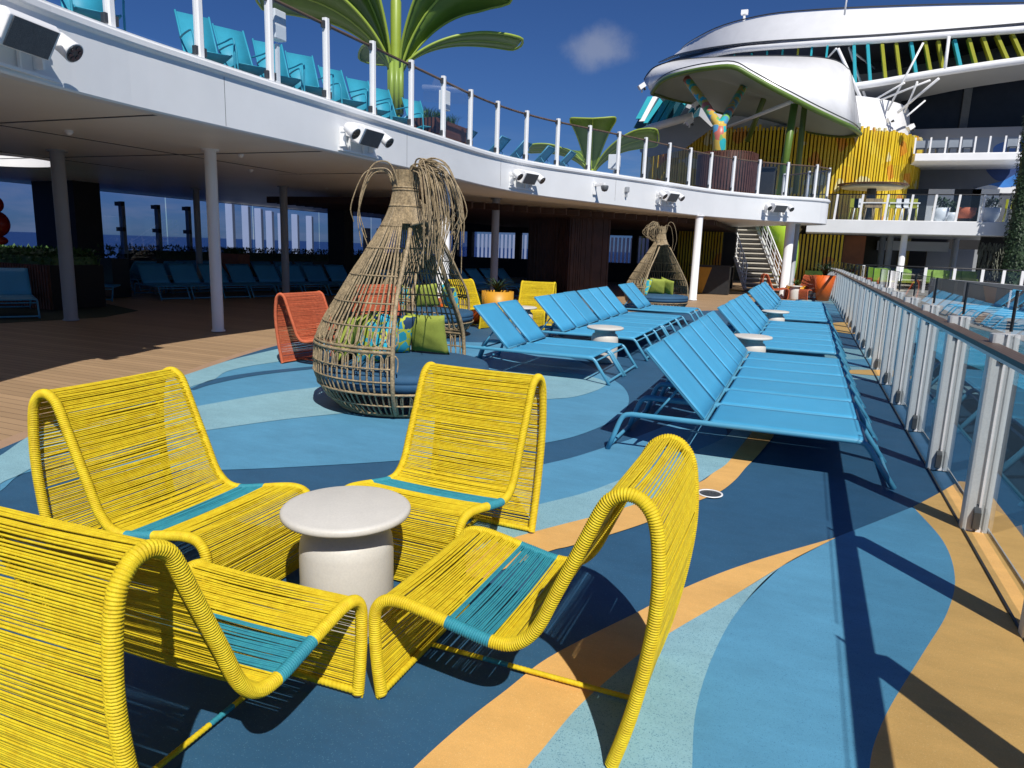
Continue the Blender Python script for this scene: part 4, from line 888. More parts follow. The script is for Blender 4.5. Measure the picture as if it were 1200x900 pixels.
# columns under the deck
def column(x, y, r_, h, m_, label, z0=0):
    t = empty('column', (x, y, z0), 0, label, 'column', 'columns carrying the upper deck')
    MB().lathe([(r_+.02, 0), (r_+.02, .02), (r_, .03), (r_, h)], n=24).build('shaft', m_, t); MB().lathe([(r_+.05, h-.03), (r_+.05, h)], n=24).build('head_plate', m_, t)
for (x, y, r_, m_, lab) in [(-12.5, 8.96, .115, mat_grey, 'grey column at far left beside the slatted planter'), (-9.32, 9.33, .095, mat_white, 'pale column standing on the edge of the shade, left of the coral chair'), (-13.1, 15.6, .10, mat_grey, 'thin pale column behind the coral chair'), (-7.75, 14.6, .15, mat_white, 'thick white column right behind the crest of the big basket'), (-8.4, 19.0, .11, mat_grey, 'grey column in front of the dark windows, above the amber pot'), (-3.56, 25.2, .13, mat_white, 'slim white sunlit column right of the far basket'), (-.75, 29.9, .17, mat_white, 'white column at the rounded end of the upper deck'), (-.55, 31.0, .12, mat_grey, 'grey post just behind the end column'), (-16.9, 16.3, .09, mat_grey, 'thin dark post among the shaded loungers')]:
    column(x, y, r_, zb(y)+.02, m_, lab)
# ------------------------------------------------------------------ shaded area under the deck
SG = 'blue loungers in the shade under the deck'
dirv = Vector((.39, .92, 0)); s0 = Vector((-14.75, 13.4, 0))
for i in range(8):
    p = s0+dirv*(.80*i)+Vector((-.65, .28, 0))
    dup(lo0, (p.x, p.y, 0), R(-23), 'shaded blue lounger facing the viewer, %s from the left behind the coral chair' % ORD[i], SG)
for i in range(8):
    p = s0+dirv*(.80*i+.3)+Vector((-3.0, 1.3, 0))
    if i > 1: dup(lo0, (p.x, p.y, 0), R(-23), 'shaded blue lounger of the back row by the hedge, %s from the left' % ORD[i-2], SG)
for i in range(4):
    dup(lo0, (-19.2+.25*i, 14.6+.82*i, 0), R(170), 'shaded lounger facing the sea by the windbreak, %s from the left' % ORD[i], SG)
for i, (px, py, rz) in enumerate([(10, 374, -30), (118, 353, -48)]):
    p = G(px, py); dup(lo0, (p.x-.6, p.y+.5, 0), R(rz), ['blue lounger cut by the left edge of the photo, in front of the slatted planter', 'single blue lounger in the shade just right of the slatted planter'][i], SG)
for i in range(8):
    dup(lo0, (-10.2+.16*i, 17.6+.80*i, 0), R(-8), 'shaded lounger in the row before the dark slat screen, %s from the viewer' % ORD[i], SG)
t = empty('stool_table', (-16.6, 14.6, 0), 0, 'pale round table on splayed legs among the shaded loungers', 'table')
MB().lathe([(.001, .46), (.36, .46), (.37, .48), (.36, .50), (.001, .50)], n=32, cap=False).build('table_top', mat_grey, t)
for k in range(4):
    a = k*math.pi/2+.4; MB().tube([(.2*math.cos(a), .2*math.sin(a), .46), (.33*math.cos(a), .33*math.sin(a), 0)], .035, 8).build('leg', mat_grey, t)

def block(name, x0, x1, y0, y1, z0, z1, m_, label, cat, part='panel'):
    t = empty(name, ((x0+x1)/2, (y0+y1)/2, z0), 0, label, cat)
    MB().box((0, 0, (z1-z0)/2), (x1-x0, y1-y0, z1-z0)).build(part, m_, t); return t
xL, xR = at(40, 250, 13.8).x, at(119, 250, 14.6).x
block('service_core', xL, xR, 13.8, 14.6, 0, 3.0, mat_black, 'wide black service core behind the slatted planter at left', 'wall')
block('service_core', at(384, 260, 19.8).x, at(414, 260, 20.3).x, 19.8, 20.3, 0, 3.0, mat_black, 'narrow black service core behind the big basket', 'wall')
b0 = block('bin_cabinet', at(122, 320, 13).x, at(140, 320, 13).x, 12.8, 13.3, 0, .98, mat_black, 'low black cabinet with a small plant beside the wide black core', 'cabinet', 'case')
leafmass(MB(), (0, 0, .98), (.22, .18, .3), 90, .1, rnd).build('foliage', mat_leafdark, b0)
# slatted planter with hedge
x0, x1 = -17.5, at(66, 335, 10.0).x
t = empty('planter', ((x0+x1)/2, 10.5, 0), 0, 'big brown slatted planter with a bushy green hedge at the left edge', 'planter')
MB().box((0, 0, .46), (x1-x0, 1.2, .92)).build('box', mat_slat, t)
b = MB(); n_ = int((x1-x0)/.085)
for k in range(n_): b.box((-(x1-x0)/2+.04+.085*k, -.615, .46), (.05, .025, .90))
b.build('slat_front', mat('planter_slat', srgb(104, 62, 46), .6, .4, 3), t)
b = MB().box((0, 0, .97), (x1-x0-.1, 1.0, .22)); leafmass(b, (0, 0, .9), ((x1-x0)/2, .55, .32), 5200, .075, rnd); 
for k in range(40): blades(b, (rnd.uniform(-1, 1)*(x1-x0)/2, rnd.uniform(-.5, .5), .9), 10, .05, .34, .16, .01, rnd)
b.build('hedge', mat_leaf, t)
# hedge behind the shaded row
t = empty('planter', (-18.6, 22.0, 0), R(58), 'long low planter with a dark hedge behind the shaded loungers', 'planter')
MB().box((0, 0, .4), (11, .7, .8)).build('box', mat_dark, t)
leafmass(MB().box((0, 0, .92), (11, .6, .3)), (0, 0, .9), (5.5, .4, .32), 4200, .08, rnd).build('hedge', mat_leafdark, t)
t = empty('planter', (at(272, 302, 18).x, 18, 0), 0, 'small terracotta planter with ferny leaves beside the pale column', 'planter')
MB().box((0, 0, .55), (1.0, .5, 1.1)).build('box', mat('terracotta', (.32, .11, .06, 1), .7), t, bevel=.02)
b = MB()
for k in range(14): blades(b, (rnd.uniform(-.42, .42), rnd.uniform(-.15, .15), 1.08), 12, .06, .34, .34, .02, rnd)
b.build('foliage', mat_leaf, t)
# windbreak on the sea side
t = empty('windbreak', (-20.7, 20, 0), 0, 'tall tinted glass windbreak on the sea side with slim dark posts', 'windbreak')
for i in range(9):
    y0 = 6+4.2*i
    MB().poly([(-20.7, y0+.02, .05), (-20.7, y0+4.18, .05), (-20.7, y0+4.18, 2.9), (-20.7, y0+.02, 2.9)]).build('glass_panel', gl_wind, t, world=True)
for px, py, Yt in ((142, 236, 16.9), (184, 240, 18.3), (220, 242, 19.6)):
    x = -20.45; p = G(px, 300, 1.3); top = at(px, py, Yt)
    MB().box((top.x, Yt, top.z/2), (.16, .12, top.z)).build('post', mat_grey, t, world=True)
    b = MB()
    for z in (.9, 1.75, top.z-.08): b.box((top.x, Yt-.08, z), (.28, .12, .13))
    b.build('clamp', mat_dark, t, world=True)
a_, c_ = at(120, 312, 16), at(250, 313, 20.5)
MB().tube([a_, c_], .03, 8).build('handrail', mat_dark, t, world=True)
fg = 'white fins outside the windbreak'
for i, (px, py, Y) in enumerate([(268, 238, 25), (287, 241, 26), (302, 244, 27), (315, 247, 28), (329, 250, 28.8), (345, 251, 29.8), (362, 253, 31)]):
    p = at(px, py, Y); t = empty('fin', (p.x, p.y, 0), R(20), 'white upright fin outside the windbreak, %s from the left' % ORD[i], 'fin', fg)
    MB().box((0, 0, p.z/2), (.30, .10, p.z)).build('blade', mat_white, t); MB().box((.14, .1, p.z/2-.02), (.04, .25, p.z-.04)).build('web', mat_grey, t)
# red stacked sculpture at the left edge
p = at(-3, 270, 12.4); t = empty('sculpture', (p.x, p.y, 0), 0, 'glossy red sculpture of stacked lobes cut by the left edge of the photo', 'sculpture')
for z, r_, h in ((1.05, .19, .16), (1.32, .22, .13), (1.75, .30, .34), (2.25, .2, .22), (.5, .24, .5)):
    MB().lathe([(r_*math.sin(math.pi*k/12)+.001, z-h*math.cos(math.pi*k/12)) for k in range(13)], n=20, cap=False).build('lobe', mat_red, t)
# dark slat screens, slat ceiling, rear wall
t = empty('slat_ceiling', (-11, 25, 2.7), 0, 'dark brown slatted ceiling set back under the upper deck', 'ceiling')
b = MB()
for k in range(44):
    y = 16.6+.42*k; xe = min(-8.6, -8.6) if y < 18 else -8.6+.62*(y-18)
    xe = min(xe, -3.2) if y < 29 else -3.2
    b.box(((-14.5+xe)/2, y, 2.70), (xe+14.5, .10, .18))
b.build('slat', mat('dark_slat', srgb(58, 38, 30), .6, .3, 3), t, world=True)
def screen(pxa, pxb, Ya, Yb, n, label, z1=2.84):
    A, B = at(pxa, 300, Ya), at(pxb, 300, Yb); t = empty('slat_screen', (A.x, A.y, 0), 0, label, 'screen'); b = MB(); rz = math.atan2(B.y-A.y, B.x-A.x)
    for k in range(n+1):
        p = A.lerp(B, k/n); b.box((p.x, p.y, z1/2), (.035, .11, z1), rz+rnd.choice((0, 0, .25)))
    b.build('slat', mat_slatd, t, world=True)
    MB().tube([(A.x, A.y, .05), (B.x, B.y, .05)], .04, 4).tube([(A.x, A.y, z1-.05), (B.x, B.y, z1-.05)], .04, 4).build('rail', mat_dark, t, world=True)
mat_slatd = mat('screen_slat', srgb(66, 44, 36), .55, .35, 2)
screen(620, 668, 25.0, 22.6, 26, 'dark brown slat screen left of the far basket, its nearer wing')
screen(668, 712, 22.6, 23.8, 34, 'dark brown slat screen left of the far basket, its farther wing')
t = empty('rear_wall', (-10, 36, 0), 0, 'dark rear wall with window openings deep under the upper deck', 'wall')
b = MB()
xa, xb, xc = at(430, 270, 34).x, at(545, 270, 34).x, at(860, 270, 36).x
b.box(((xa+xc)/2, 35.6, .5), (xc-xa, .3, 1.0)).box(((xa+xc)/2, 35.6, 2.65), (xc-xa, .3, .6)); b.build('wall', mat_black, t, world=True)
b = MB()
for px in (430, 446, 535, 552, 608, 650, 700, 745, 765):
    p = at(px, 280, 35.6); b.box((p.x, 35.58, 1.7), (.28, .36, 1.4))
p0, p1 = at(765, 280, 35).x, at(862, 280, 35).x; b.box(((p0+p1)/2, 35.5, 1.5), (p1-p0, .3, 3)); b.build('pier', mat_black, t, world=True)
MB().poly([(xa, 35.5, 1), (p0, 35.5, 1), (p0, 35.5, 2.36), (xa, 35.5, 2.36)]).build('window_pane', gl_wind, t, world=True)
t = empty('outer_fence', (-14, 44, 0), 0, 'white upright palings seen through the rear windows', 'fence'); b = MB()
for k in range(46):
    p = at(556+4.6*k, 290, 44); b.box((p.x, 44, 1.2), (.14, .06, 2.4))
b.build('paling', mat_white, t, world=True)
# bar under the far end
t = empty('bar_counter', (at(832, 335, 30).x, 30, 0), 0, 'yellow fronted bar counter in the shade left of the stairs', 'counter')
MB().box((0, 0, .55), (1.5, .6, 1.1)).build('front', mat_dark, t); MB().add([(-.45, -.303, .02), (-.25, -.303, .02), (.05, -.303, 1.06), (-.45, -.303, 1.06)], [(0, 1, 2, 3)]).build('front_panel', mat_ypot, t); MB().box((0, 0, 1.12), (1.7, .8, .05)).build('counter_top', mat_dark, t)

def slat_wall(x0, x1, y, z0, z1, n, m_, label, back=mat_black):
    t = empty('slat_wall', ((x0+x1)/2, y, z0), 0, label, 'wall'); b = MB()
    for k in range(n): b.box((-(x1-x0)/2+(k+.5)*(x1-x0)/n, -.10, (z1-z0)/2), ((x1-x0)/n*.55, .08, z1-z0))
    b.build('slat', m_, t); MB().box((0, .06, (z1-z0)/2), (x1-x0, .1, z1-z0)).build('backing', back, t); return t
slat_wall(at(795, 280, 34.9).x, at(848, 280, 34.9).x, 34.9, 0, 2.8, 16, mat_yslat, 'shaded yellow slat wall behind the bar counter')
# ------------------------------------------------------------------ stairs at the far end
t = empty('staircase', (at(885, 345, 33).x, 33, 0), 0, 'white staircase with rails rising to the upper deck behind the rounded end', 'staircase')
bl, br, tl, tr = at(872, 347, 33.5), at(915, 346, 33.5), at(845, 262, 38.5), at(880, 262, 38.5)
n = 17; zt = 3.7
st, rs = MB(), MB()
for k in range(n):
    u = k/(n-1); l, r_ = bl.lerp(tl, u), br.lerp(tr, u); z = .12+(zt-.12)*u
    c = (l+r_)/2; wdt = (r_-l).length; st.box((c.x, c.y, z), (wdt, .34, .05)); rs.box((c.x, c.y+.14, z-.09), (wdt, .03, .12))
st.build('tread', mat_stepw, t, world=True); rs.build('riser', mat_grey, t, world=True)
b, h = MB(), MB()
for (p0, p1) in ((bl, tl), (br, tr)):
    a_, c_ = Vector((p0.x, p0.y, .1)), Vector((p1.x, p1.y, zt)); b.tube([a_, c_], .10, 4)
    for z in (.35, .6, .85, 1.05): h.tube([a_+Vector((0, 0, z)), c_+Vector((0, 0, z))], .03 if z > 1 else .014, 6)
    for k in range(9):
        q = a_.lerp(c_, k/8); h.tube([q, q+Vector((0, 0, 1.05))], .025, 6)
b.build('stringer', mat_white, t, world=True); h.build('handrail', mat_white, t, world=True)
p = at(912, 268, 37); t = empty('tube_slide', p, 0, 'lime green tube slide curling past the stairs under the upper deck', 'slide')
MB().tube(catmull([(-1.3, .4, 1.2), (-.6, 0, .8), (0, -.2, .2), (.35, 0, -.6), (.4, .5, -1.6), (.3, 1.2, -2.4)], 8), .62, 20).build('tube', mat_slide, t)

# ------------------------------------------------------------------ far balcony across the end
YB = 44
t = empty('far_balcony', (8, YB, 3), 0, 'white balcony across the far end with glass and white posts', 'balcony')
b = MB(); x0, x1 = at(945, 265, YB).x, 16
b.box(((x0+x1)/2, YB+4.1, 3.34), (x1-x0, 8.2, .72)); b.build('fascia', mat_fascia, t, world=True, bevel=.03)
pb2 = None
for i, px in enumerate([977, 1006.6, 1036, 1064.6, 1092, 1119.5, 1148.7, 1179, 1209]):
    p = at(px, 259, YB+.1)
    if pb2 is None: pb2 = MB().box((0, 0, .68), (.11, .10, 1.36)).build('post', mat_white, t); o = pb2
    else: o = pb2.copy(); col.objects.link(o)
    o.location = Vector((p.x, YB+.1, 3.70))-t.location; o.rotation_euler = (0, R(2.5), 0)
MB().tube([(x0, YB+.1, 5.06), (x1, YB+.1, 5.06)], .03, 6).build('handrail', mat_dark, t, world=True)
MB().poly([(x0, YB+.14, 3.72), (x1, YB+.14, 3.72), (x1, YB+.14, 5.02), (x0, YB+.14, 5.02)]).build('glass_panel', gl_up, t, world=True)
def bar_stool(loc, m_, label):
    t = empty('bar_stool', loc, 0, label, 'stool', 'bar stools on the far balcony')
    MB().box((0, 0, .76), (.42, .40, .05)).build('seat', m_, t); MB().box((0, .19, 1.02), (.42, .04, .46)).build('backrest', m_, t)
    for a in (-1, 1):
        for c in (-1, 1): MB().tube([(a*.16, c*.15, .75), (a*.22, c*.21, 0)], .025, 6).build('leg', m_, t)
stools = [(999, mat_fin_o, 'leftmost olive bar stool on the far balcony'), (1003.5, mat_white, 'white bar stool beside the leftmost olive one on the far balcony'), (1043, mat_fin_o, 'olive bar stool left of the white pair on the far balcony'), (1068, mat_fin_o, 'olive bar stool right of the white pair on the far balcony'), (1052, mat_white, 'left white bar stool of the pair on the far balcony'), (1059, mat_white, 'right white bar stool of the pair on the far balcony'), (1017, mat_wick, 'left wooden bar stool on the far balcony'), (1027, mat_wick, 'right wooden bar stool on the far balcony'), (1182, mat_fin_o, 'olive stool at the right end of the far balcony')]
for px, m_, lab in stools: p = at(px, 258, YB+1.4); bar_stool((p.x, YB+1.4, 3.70), m_, lab)
for px, w_, lab in [(1022, 1.5, 'left high white table on the far balcony'), (1056, 1.6, 'right high white table on the far balcony')]:
    p = at(px, 258, YB+1.8); t = empty('high_table', (p.x, YB+1.8, 3.7), 0, lab, 'table'); MB().box((0, 0, 1.02), (w_, .6, .06)).build('table_top', mat_white, t)
    for a in (-1, 1): MB().box((a*(w_/2-.1), 0, .5), (.06, .5, 1.0)).build('leg', mat_white, t)
for px, r_, m_, lab in [(1101, .44, mat_white, 'large white bowl planter at the left on the far balcony'), (1114, .30, mat_white, 'small white bowl planter beside the large left one on the far balcony'), (1159, .46, mat_white, 'large white bowl planter at the right on the far balcony')]:
    p = at(px, 258, YB+.9); t = empty('potted_plant', (p.x, YB+.9, 3.7), 0, lab, 'potted plant', 'bowl planters on the far balcony')
    MB().lathe([(.001, 0), (r_*.55, 0), (r_*.9, .3), (r_, .72*r_/.44), (r_*.93, .72*r_/.44), (.001, .6*r_/.44)], n=24, cap=False).build('bowl', m_, t)
    leafmass(MB(), (0, 0, .62*r_/.44), (r_*.7, r_*.7, .55), 170, .16, rnd).build('foliage', mat_leafdark, t)
p = at(1130, 258, YB+1.0); t = empty('armchair', (p.x, YB+1.0, 3.7), 0, 'red basket armchair between the bowl planters on the far balcony', 'chair')
MB().lathe([(.001, .2), (.35, .2), (.48, .45), (.52, .75), (.46, .75), (.40, .48), (.001, .42)], n=18, cap=False).build('shell', mat_crope, t); MB().lathe([(.3, 0), (.26, .2)], n=12).build('base', mat_dark, t)

# rear walls of the far end
def wall_px(name, px0, px1, py0, py1, Y, m_, label, cat='wall', part='panel', th=.3):
    a, c = at(px0, (py0+py1)/2, Y), at(px1, (py0+py1)/2, Y); z1, z0 = at((px0+px1)/2, py0, Y).z, at((px0+px1)/2, py1, Y).z
    return block(name, a.x, c.x, Y, Y+th, z0, z1, m_, label, cat, part)
wg = wall_px('mural_wall', 1040, 1215, 150, 262, 55, mat('slate_wall', (.20, .21, .23, 1), .6, .06, .4), 'grey end wall painted with blue and white wave shapes above the far balcony')
def mural(pts, m_, name, off):
    A = [at(px, py, 55) for px, py in pts]; MB().poly([(p.x, 55-off, p.z) for p in catmull(A, 5, True)]).build(name, m_, wg, world=True)
mb1, mb2 = mat('mural_navy', (.03, .07, .22, 1), .5, .3, .6), mat('mural_blue', (.05, .22, .62, 1), .5, .3, .6)
mural([(1210, 168), (1180, 166), (1165, 172), (1163, 182), (1156, 196), (1158, 203), (1170, 212), (1190, 208), (1210, 205)], mb1, 'painted_wave', .02)
mural([(1158, 217), (1175, 212), (1190, 204), (1205, 198), (1210, 220), (1180, 221)], mb2, 'painted_wave', .03)
mural([(1135, 226), (1158, 217), (1175, 220), (1210, 219), (1210, 250), (1190, 250), (1185, 228)], mat_white, 'painted_wave', .04)
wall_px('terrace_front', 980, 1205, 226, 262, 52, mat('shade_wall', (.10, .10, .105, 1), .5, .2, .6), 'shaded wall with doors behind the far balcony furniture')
for i, px in enumerate((1070, 1100, 1131, 1152)):
    a = at(px, 245, 51.9); d = block('door', a.x-.7, a.x+.7, 51.8, 51.9, 3.7, 6.0, mat_win if i % 2 == 0 else mat_grey, 'door in the shaded wall behind the far balcony, %s from the left' % ORD[i], 'door', 'leaf')
# upper white terrace
t = empty('upper_terrace', (8, 50, 7), 0, 'white upper terrace strip with a glass railing, high at the right', 'balcony')
a, c = at(1072, 184, 50), at(1215, 184, 50); zt_, zb_ = at(1130, 179, 50).z, at(1130, 188, 50).z
MB().box(((a.x+c.x)/2, 52.4, (zt_+zb_)/2), (c.x-a.x, 4.8, zt_-zb_)).build('fascia', mat_white, t, world=True, bevel=.03)
for px in (1071, 1089, 1107, 1124, 1141, 1158, 1176, 1192):
    p = at(px, 180, 50.1); MB().box((p.x, 50.1, zt_+.46), (.09, .08, .92)).build('post', mat_white, t, world=True)
MB().poly([(a.x, 50.14, zt_), (c.x, 50.14, zt_), (c.x, 50.14, zt_+.85), (a.x, 50.14, zt_+.85)]).build('glass_panel', gl_up, t, world=True)
wall_px('terrace_wall', 1060, 1210, 158, 182, 57, mat('tan_brick', srgb(150, 118, 98), .7, .15, 2), 'tan wall behind the upper terrace at right')
for i, px in enumerate((1078, 1092, 1103, 1117, 1133, 1186)):
    p = at(px, 178, 51.2); t = empty('cafe_chair', (p.x, 51.2, zt_), 0, 'small dark cafe chair on the upper terrace, %s from the left' % ORD[i], 'chair', 'cafe chairs on the upper terrace')
    MB().box((0, 0, .42), (.5, .5, .05)).build('seat', mat_dark, t); MB().box((0, .24, .68), (.5, .04, .5)).build('backrest', mat_grey, t); MB().box((-.22, 0, .2), (.04, .45, .4)).box((.22, 0, .2), (.04, .45, .4)).build('leg_frame', mat_dark, t)
ww = wall_px('window_band', 1052, 1225, 92, 166, 56, mat_win, 'big dark sloping windows under the great white ring', 'window', 'pane')
for px in (1131, 1050, 1224):
    p = at(px, 130, 55.9); MB().box((p.x, 55.85, at(px, 130, 55.9).z), (.45, .2, 5.2)).build('mullion', mat('mullion', (.10, .10, .09, 1), .5), ww, world=True)
p = at(1100, 163, 55.8); MB().box((p.x+2, 55.7, p.z), (14, .3, .5)).build('sill', mat('sill', (.12, .12, .12, 1), .5), ww, world=True)

# ------------------------------------------------------------------ yellow slatted drum and what stands on it
cx = at(905, 200, 56).x; CY, CR = 56.0, 9.25
t = empty('slat_drum', (cx, CY, 3.0), 0, 'big round building wrapped in yellow slats behind the leafy canopy', 'building')
z1 = 9.2; b, k_ = MB(), MB(); nsl = 168
for k in range(nsl):
    a = R(-200)+R(220)*k/nsl; r_ = CR+rnd.uniform(-.03, .05); rz = a
    zz = z1+rnd.uniform(-.12, .12); zlo = 3.7 if R(-150) < a < R(-20) else 0
    b.box((cx+r_*math.cos(a), CY+r_*math.sin(a), (zlo+zz)/2), (.14, .125, zz-zlo), rz)
b.build('slat', mat_yslat, t, world=True)
MB().lathe([(CR-.25, 0), (CR-.25, z1-.2)], (cx, CY, 0), 72).build('core_wall', mat('drum_core', (.06, .045, .012, 1), .7), t, world=True)
MB().lathe([(CR-.1, 5.2), (CR-.1, 5.28)], (cx, CY, 0), 72).lathe([(CR-.1, 7.4), (CR-.1, 7.48)], (cx, CY, 0), 72).build('slat_rail', mat_olive, t, world=True)
MB().lathe([(CR-.6, z1-.3), (CR-1.0, z1+2.0)], (cx, CY, 0), 72).build('upper_cone', mat_white, t, world=True)
slat_wall(at(912, 300, 47).x, at(987, 300, 47).x, 47, 0, 2.95, 17, mat_yslat, 'lower yellow slat wall below the far balcony, beside the tall orange pot')
wall_px('panel', 986, 1012, 276, 330, 47.3, mat('orange_panel', (.22, .07, .02, 1), .6, .3, 1), 'dim orange panel right of the lower yellow slat wall')
wall_px('lime_panel', 942, 1000, 318, 345, 46.5, mat_limewall, 'lime coloured low panel behind the far potted palm')
p = at(1022, 219, 47); t = empty('bar_awning', (p.x, 47, 3.7), 0, 'round thatched looking awning over the balcony bar', 'awning')
MB().lathe([(1.6, p.z-3.7-.1), (1.65, p.z-3.7+.05), (.4, p.z-3.7+.25)], n=32).build('roof', mat_ywhite, t)
MB().lathe([(1.66, p.z-3.7+.06), (1.86, p.z-3.7+.09), (1.86, p.z-3.7+.13), (1.5, p.z-3.7+.13)], n=32, cap=False).build('roof_edge', mat('rafter', (.12, .05, .03, 1), .6), t); MB().lathe([(.25, 0), (.25, p.z-3.7)], n=12).build('pole', mat_dark, t)

# under the far balcony
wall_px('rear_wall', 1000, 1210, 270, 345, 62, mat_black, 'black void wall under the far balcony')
wall_px('service_wall', 1085, 1165, 292, 322, 58, mat_grey, 'plain grey wall in the shade under the far balcony')
t = wall_px('awning', 1028, 1112, 283, 294, 50, mat_white, 'white strip awning in the shade under the far balcony', 'awning', 'valance')
for i, (px, Y) in enumerate([(1057, 45), (1041, 47.5), (1032, 49), (1118, 51)]):
    p = at(px, 300, Y); column(p.x, Y, .17, 2.98, mat_white if i in (0, 3) else mat_grey, ['nearest column under the far balcony', 'second column under the far balcony, just left of the nearest', 'third column under the far balcony, leftmost', 'slim white column right of the white awning under the far balcony'][i])
# green living column and hanging vines at right
p = at(1201, 230, 43); t = empty('vine_column', (p.x, 43, 0), 0, 'tall column wrapped in green climbing plants at the right edge', 'column')
MB().lathe([(.50, 0), (.44, 3), (.40, 8.8)], n=16).build('core', mat_leafdark, t); b = MB()
for k in range(3200):
    a = rnd.uniform(0, 6.28); z = rnd.uniform(0, 8.8); r_ = .46+rnd.uniform(0, .12); q = Matrix.Rotation(a, 3, 'Z') @ Matrix.Rotation(rnd.uniform(-.9, .9), 3, 'Y'); s_ = rnd.uniform(.07, .16)
    c = Vector((r_*math.cos(a), r_*math.sin(a), z)); b.add([c+q @ Vector(v) for v in ((0, 0, 0), (.03, s_*.5, -s_*.3), (.05, 0, -s_), (.03, -s_*.5, -s_*.3))], [(0, 1, 2, 3)])
b.build('foliage', mat_leafdark, t)
t = empty('hanging_vines', (at(1170, 300, 44.6).x, 44.6, 0), 0, 'curtain of pale hanging vines under the far balcony at right', 'plant'); b = MB()
for k in range(420):
    px = rnd.uniform(1146, 1192); q = at(px, rnd.uniform(284, 322), 44.4+rnd.uniform(0, .8)); b.tube([q, q+Vector((rnd.uniform(-.06, .06), 0, -rnd.uniform(.15, .5)))], .022, 3, False)
b.build('vine', mat('vine', (.16, .17, .13, 1), .8, .5, 4), t, world=True)
wall_px('vine_backing', 1146, 1212, 277, 338, 45.6, mat_black, 'dark panel behind the hanging vines')
# far glass fence and pool side furniture
t = empty('far_fence', (6, 40, 0), 0, 'low glass fence with white posts on the far side of the pool', 'fence')
for px, Y in ((1010, 41), (1050, 41), (1083, 41), (1117, 41), (1150, 41), (1175, 41), (1197, 41)):
    p = at(px, 330, Y); MB().box((p.x, Y, .65), (.13, .11, 1.26)).build('post', mat_white, t, world=True)
a, c = at(1000, 330, 41), at(1225, 330, 41)
MB().poly([(a.x, 41.06, .1), (c.x, 41.06, .1), (c.x, 41.06, 1.22), (a.x, 41.06, 1.22)]).build('glass_panel', gl_up, t, world=True); MB().tube([(a.x, 41, 1.3), (c.x, 41, 1.3)], .03, 6).build('handrail', mat_dark, t, world=True)
for i, px in enumerate((1035, 1060, 1095, 1105, 1128, 1140)):
    p = at(px, 334, 45); t = empty('lawn_chair', (p.x, 45, 0), R(20), 'lime chair behind the far glass fence, %s from the left' % ORD[i], 'chair', 'lime chairs behind the far glass fence')
    MB().box((0, 0, .42), (.9, .7, .08)).build('seat', mat_fin_o, t); MB().box((0, .34, .78), (.9, .08, .7)).build('backrest', mat_limewall, t); MB().box((-.4, 0, .2), (.06, .6, .4)).box((.4, 0, .2), (.06, .6, .4)).build('leg_frame', mat_dark, t)
kerbp = [(3.0, 31), (4.3, 26), (5.3, 21), (6.2, 16)]
t = empty('low_wall', (4.5, 27, 0), 0, 'low grey curved wall on the far side of the pool', 'wall')
kc = catmull([(5.2, 37, 0), (6.6, 32, 0), (7.6, 27, 0), (8.6, 20, 0), (9, 12, 0)], 8)
b = MB(); A = [(p.x, p.y, .02) for p in kc]; Bt = [(p.x, p.y, .85) for p in kc]; Bb = [(p.x+.3, p.y, .85) for p in kc]; b.loft(A, Bt); b.loft(Bt, Bb); b.loft(Bb, [(x, y, .02) for x, y, z in Bb]); b.build('wall', mat_grey, t, world=True)
for i in range(5):
    dup(lo0, (5.0-.10*i, 20.6+.98*i, .02), R(185), 'pale blue lounger across the pool, %s from the right' % ORD[i], 'blue loungers across the pool')
for i, (px, py, r_) in enumerate([(1110, 362, .0)]): pass

# ------------------------------------------------------------------ leafy canopy, great white ring
t = empty('canopy', (at(900, 120, 40).x, 40, 3.7), 0, 'white fabric canopy with a green rim over the terrace bar', 'canopy')
FR = [(764, 109, 40), (771, 99, 38.6), (783, 91, 37.4), (803, 85, 36), (830, 80, 35), (859, 78.5, 34.5), (880, 89, 34.6), (905, 103, 34.9), (930, 116, 35.4), (955, 129, 36.2), (980, 141, 37.5), (999, 150, 39), (1008, 157, 41.5)]
TP = [(755, 94, 41), (760, 86, 40.6), (768, 79, 40), (786, 73, 39), (812, 69.5, 38.6), (850, 67.5, 38.5), (890, 66.5, 38.8), (930, 66.5, 39.4), (960, 68, 40), (980, 72, 41), (992, 80, 42), (998, 92, 43), (1008, 156, 44)]
BK = [(764, 110, 41), (775, 113, 43), (790, 117, 44.5), (805, 120, 45.5), (818, 123, 46.5), (840, 131, 47.5), (865, 137, 48), (892, 143, 48.3), (920, 149, 48), (945, 154, 47), (968, 158, 46), (990, 160, 44.5), (1007, 158, 42)]
sm_ = lambda P: catmull([at(*p) for p in P], 4)
f, tp_, bk_ = sm_(FR), sm_(TP), sm_(BK)
midr = [a.lerp(c, .5)+Vector((0, 0, .55)) for a, c in zip(f, bk_)]
MB().loft(f, tp_).build('skirt', mat_white, t, world=True, thick=.06)
MB().loft(tp_, [a+Vector((0, 7, -.1)) for a in tp_]).build('roof', mat_white, t, world=True)
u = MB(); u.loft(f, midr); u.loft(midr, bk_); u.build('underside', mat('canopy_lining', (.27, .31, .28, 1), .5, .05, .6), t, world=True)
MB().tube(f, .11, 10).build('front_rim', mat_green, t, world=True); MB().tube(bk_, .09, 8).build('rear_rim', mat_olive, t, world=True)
lac = MB()
for a, c in zip(f[::1], tp_[::1]):
    p = a.lerp(c, .06); lac.tube([a, p], .035, 4, False)
lac.build('lacing', mat_clamp, t, world=True)
lac = MB(); lac.tube([p+Vector((0, -.05, .22)) for p in f], .028, 5); lac.tube([p+Vector((0, -.05, .03)) for p in tp_], .03, 5); lac.build('edge_rope', mat_clamp, t, world=True)
def leg(pts, r_, m_, name='strut'): MB().tube(pts, r_, 10).build(name, m_, t, world=True)
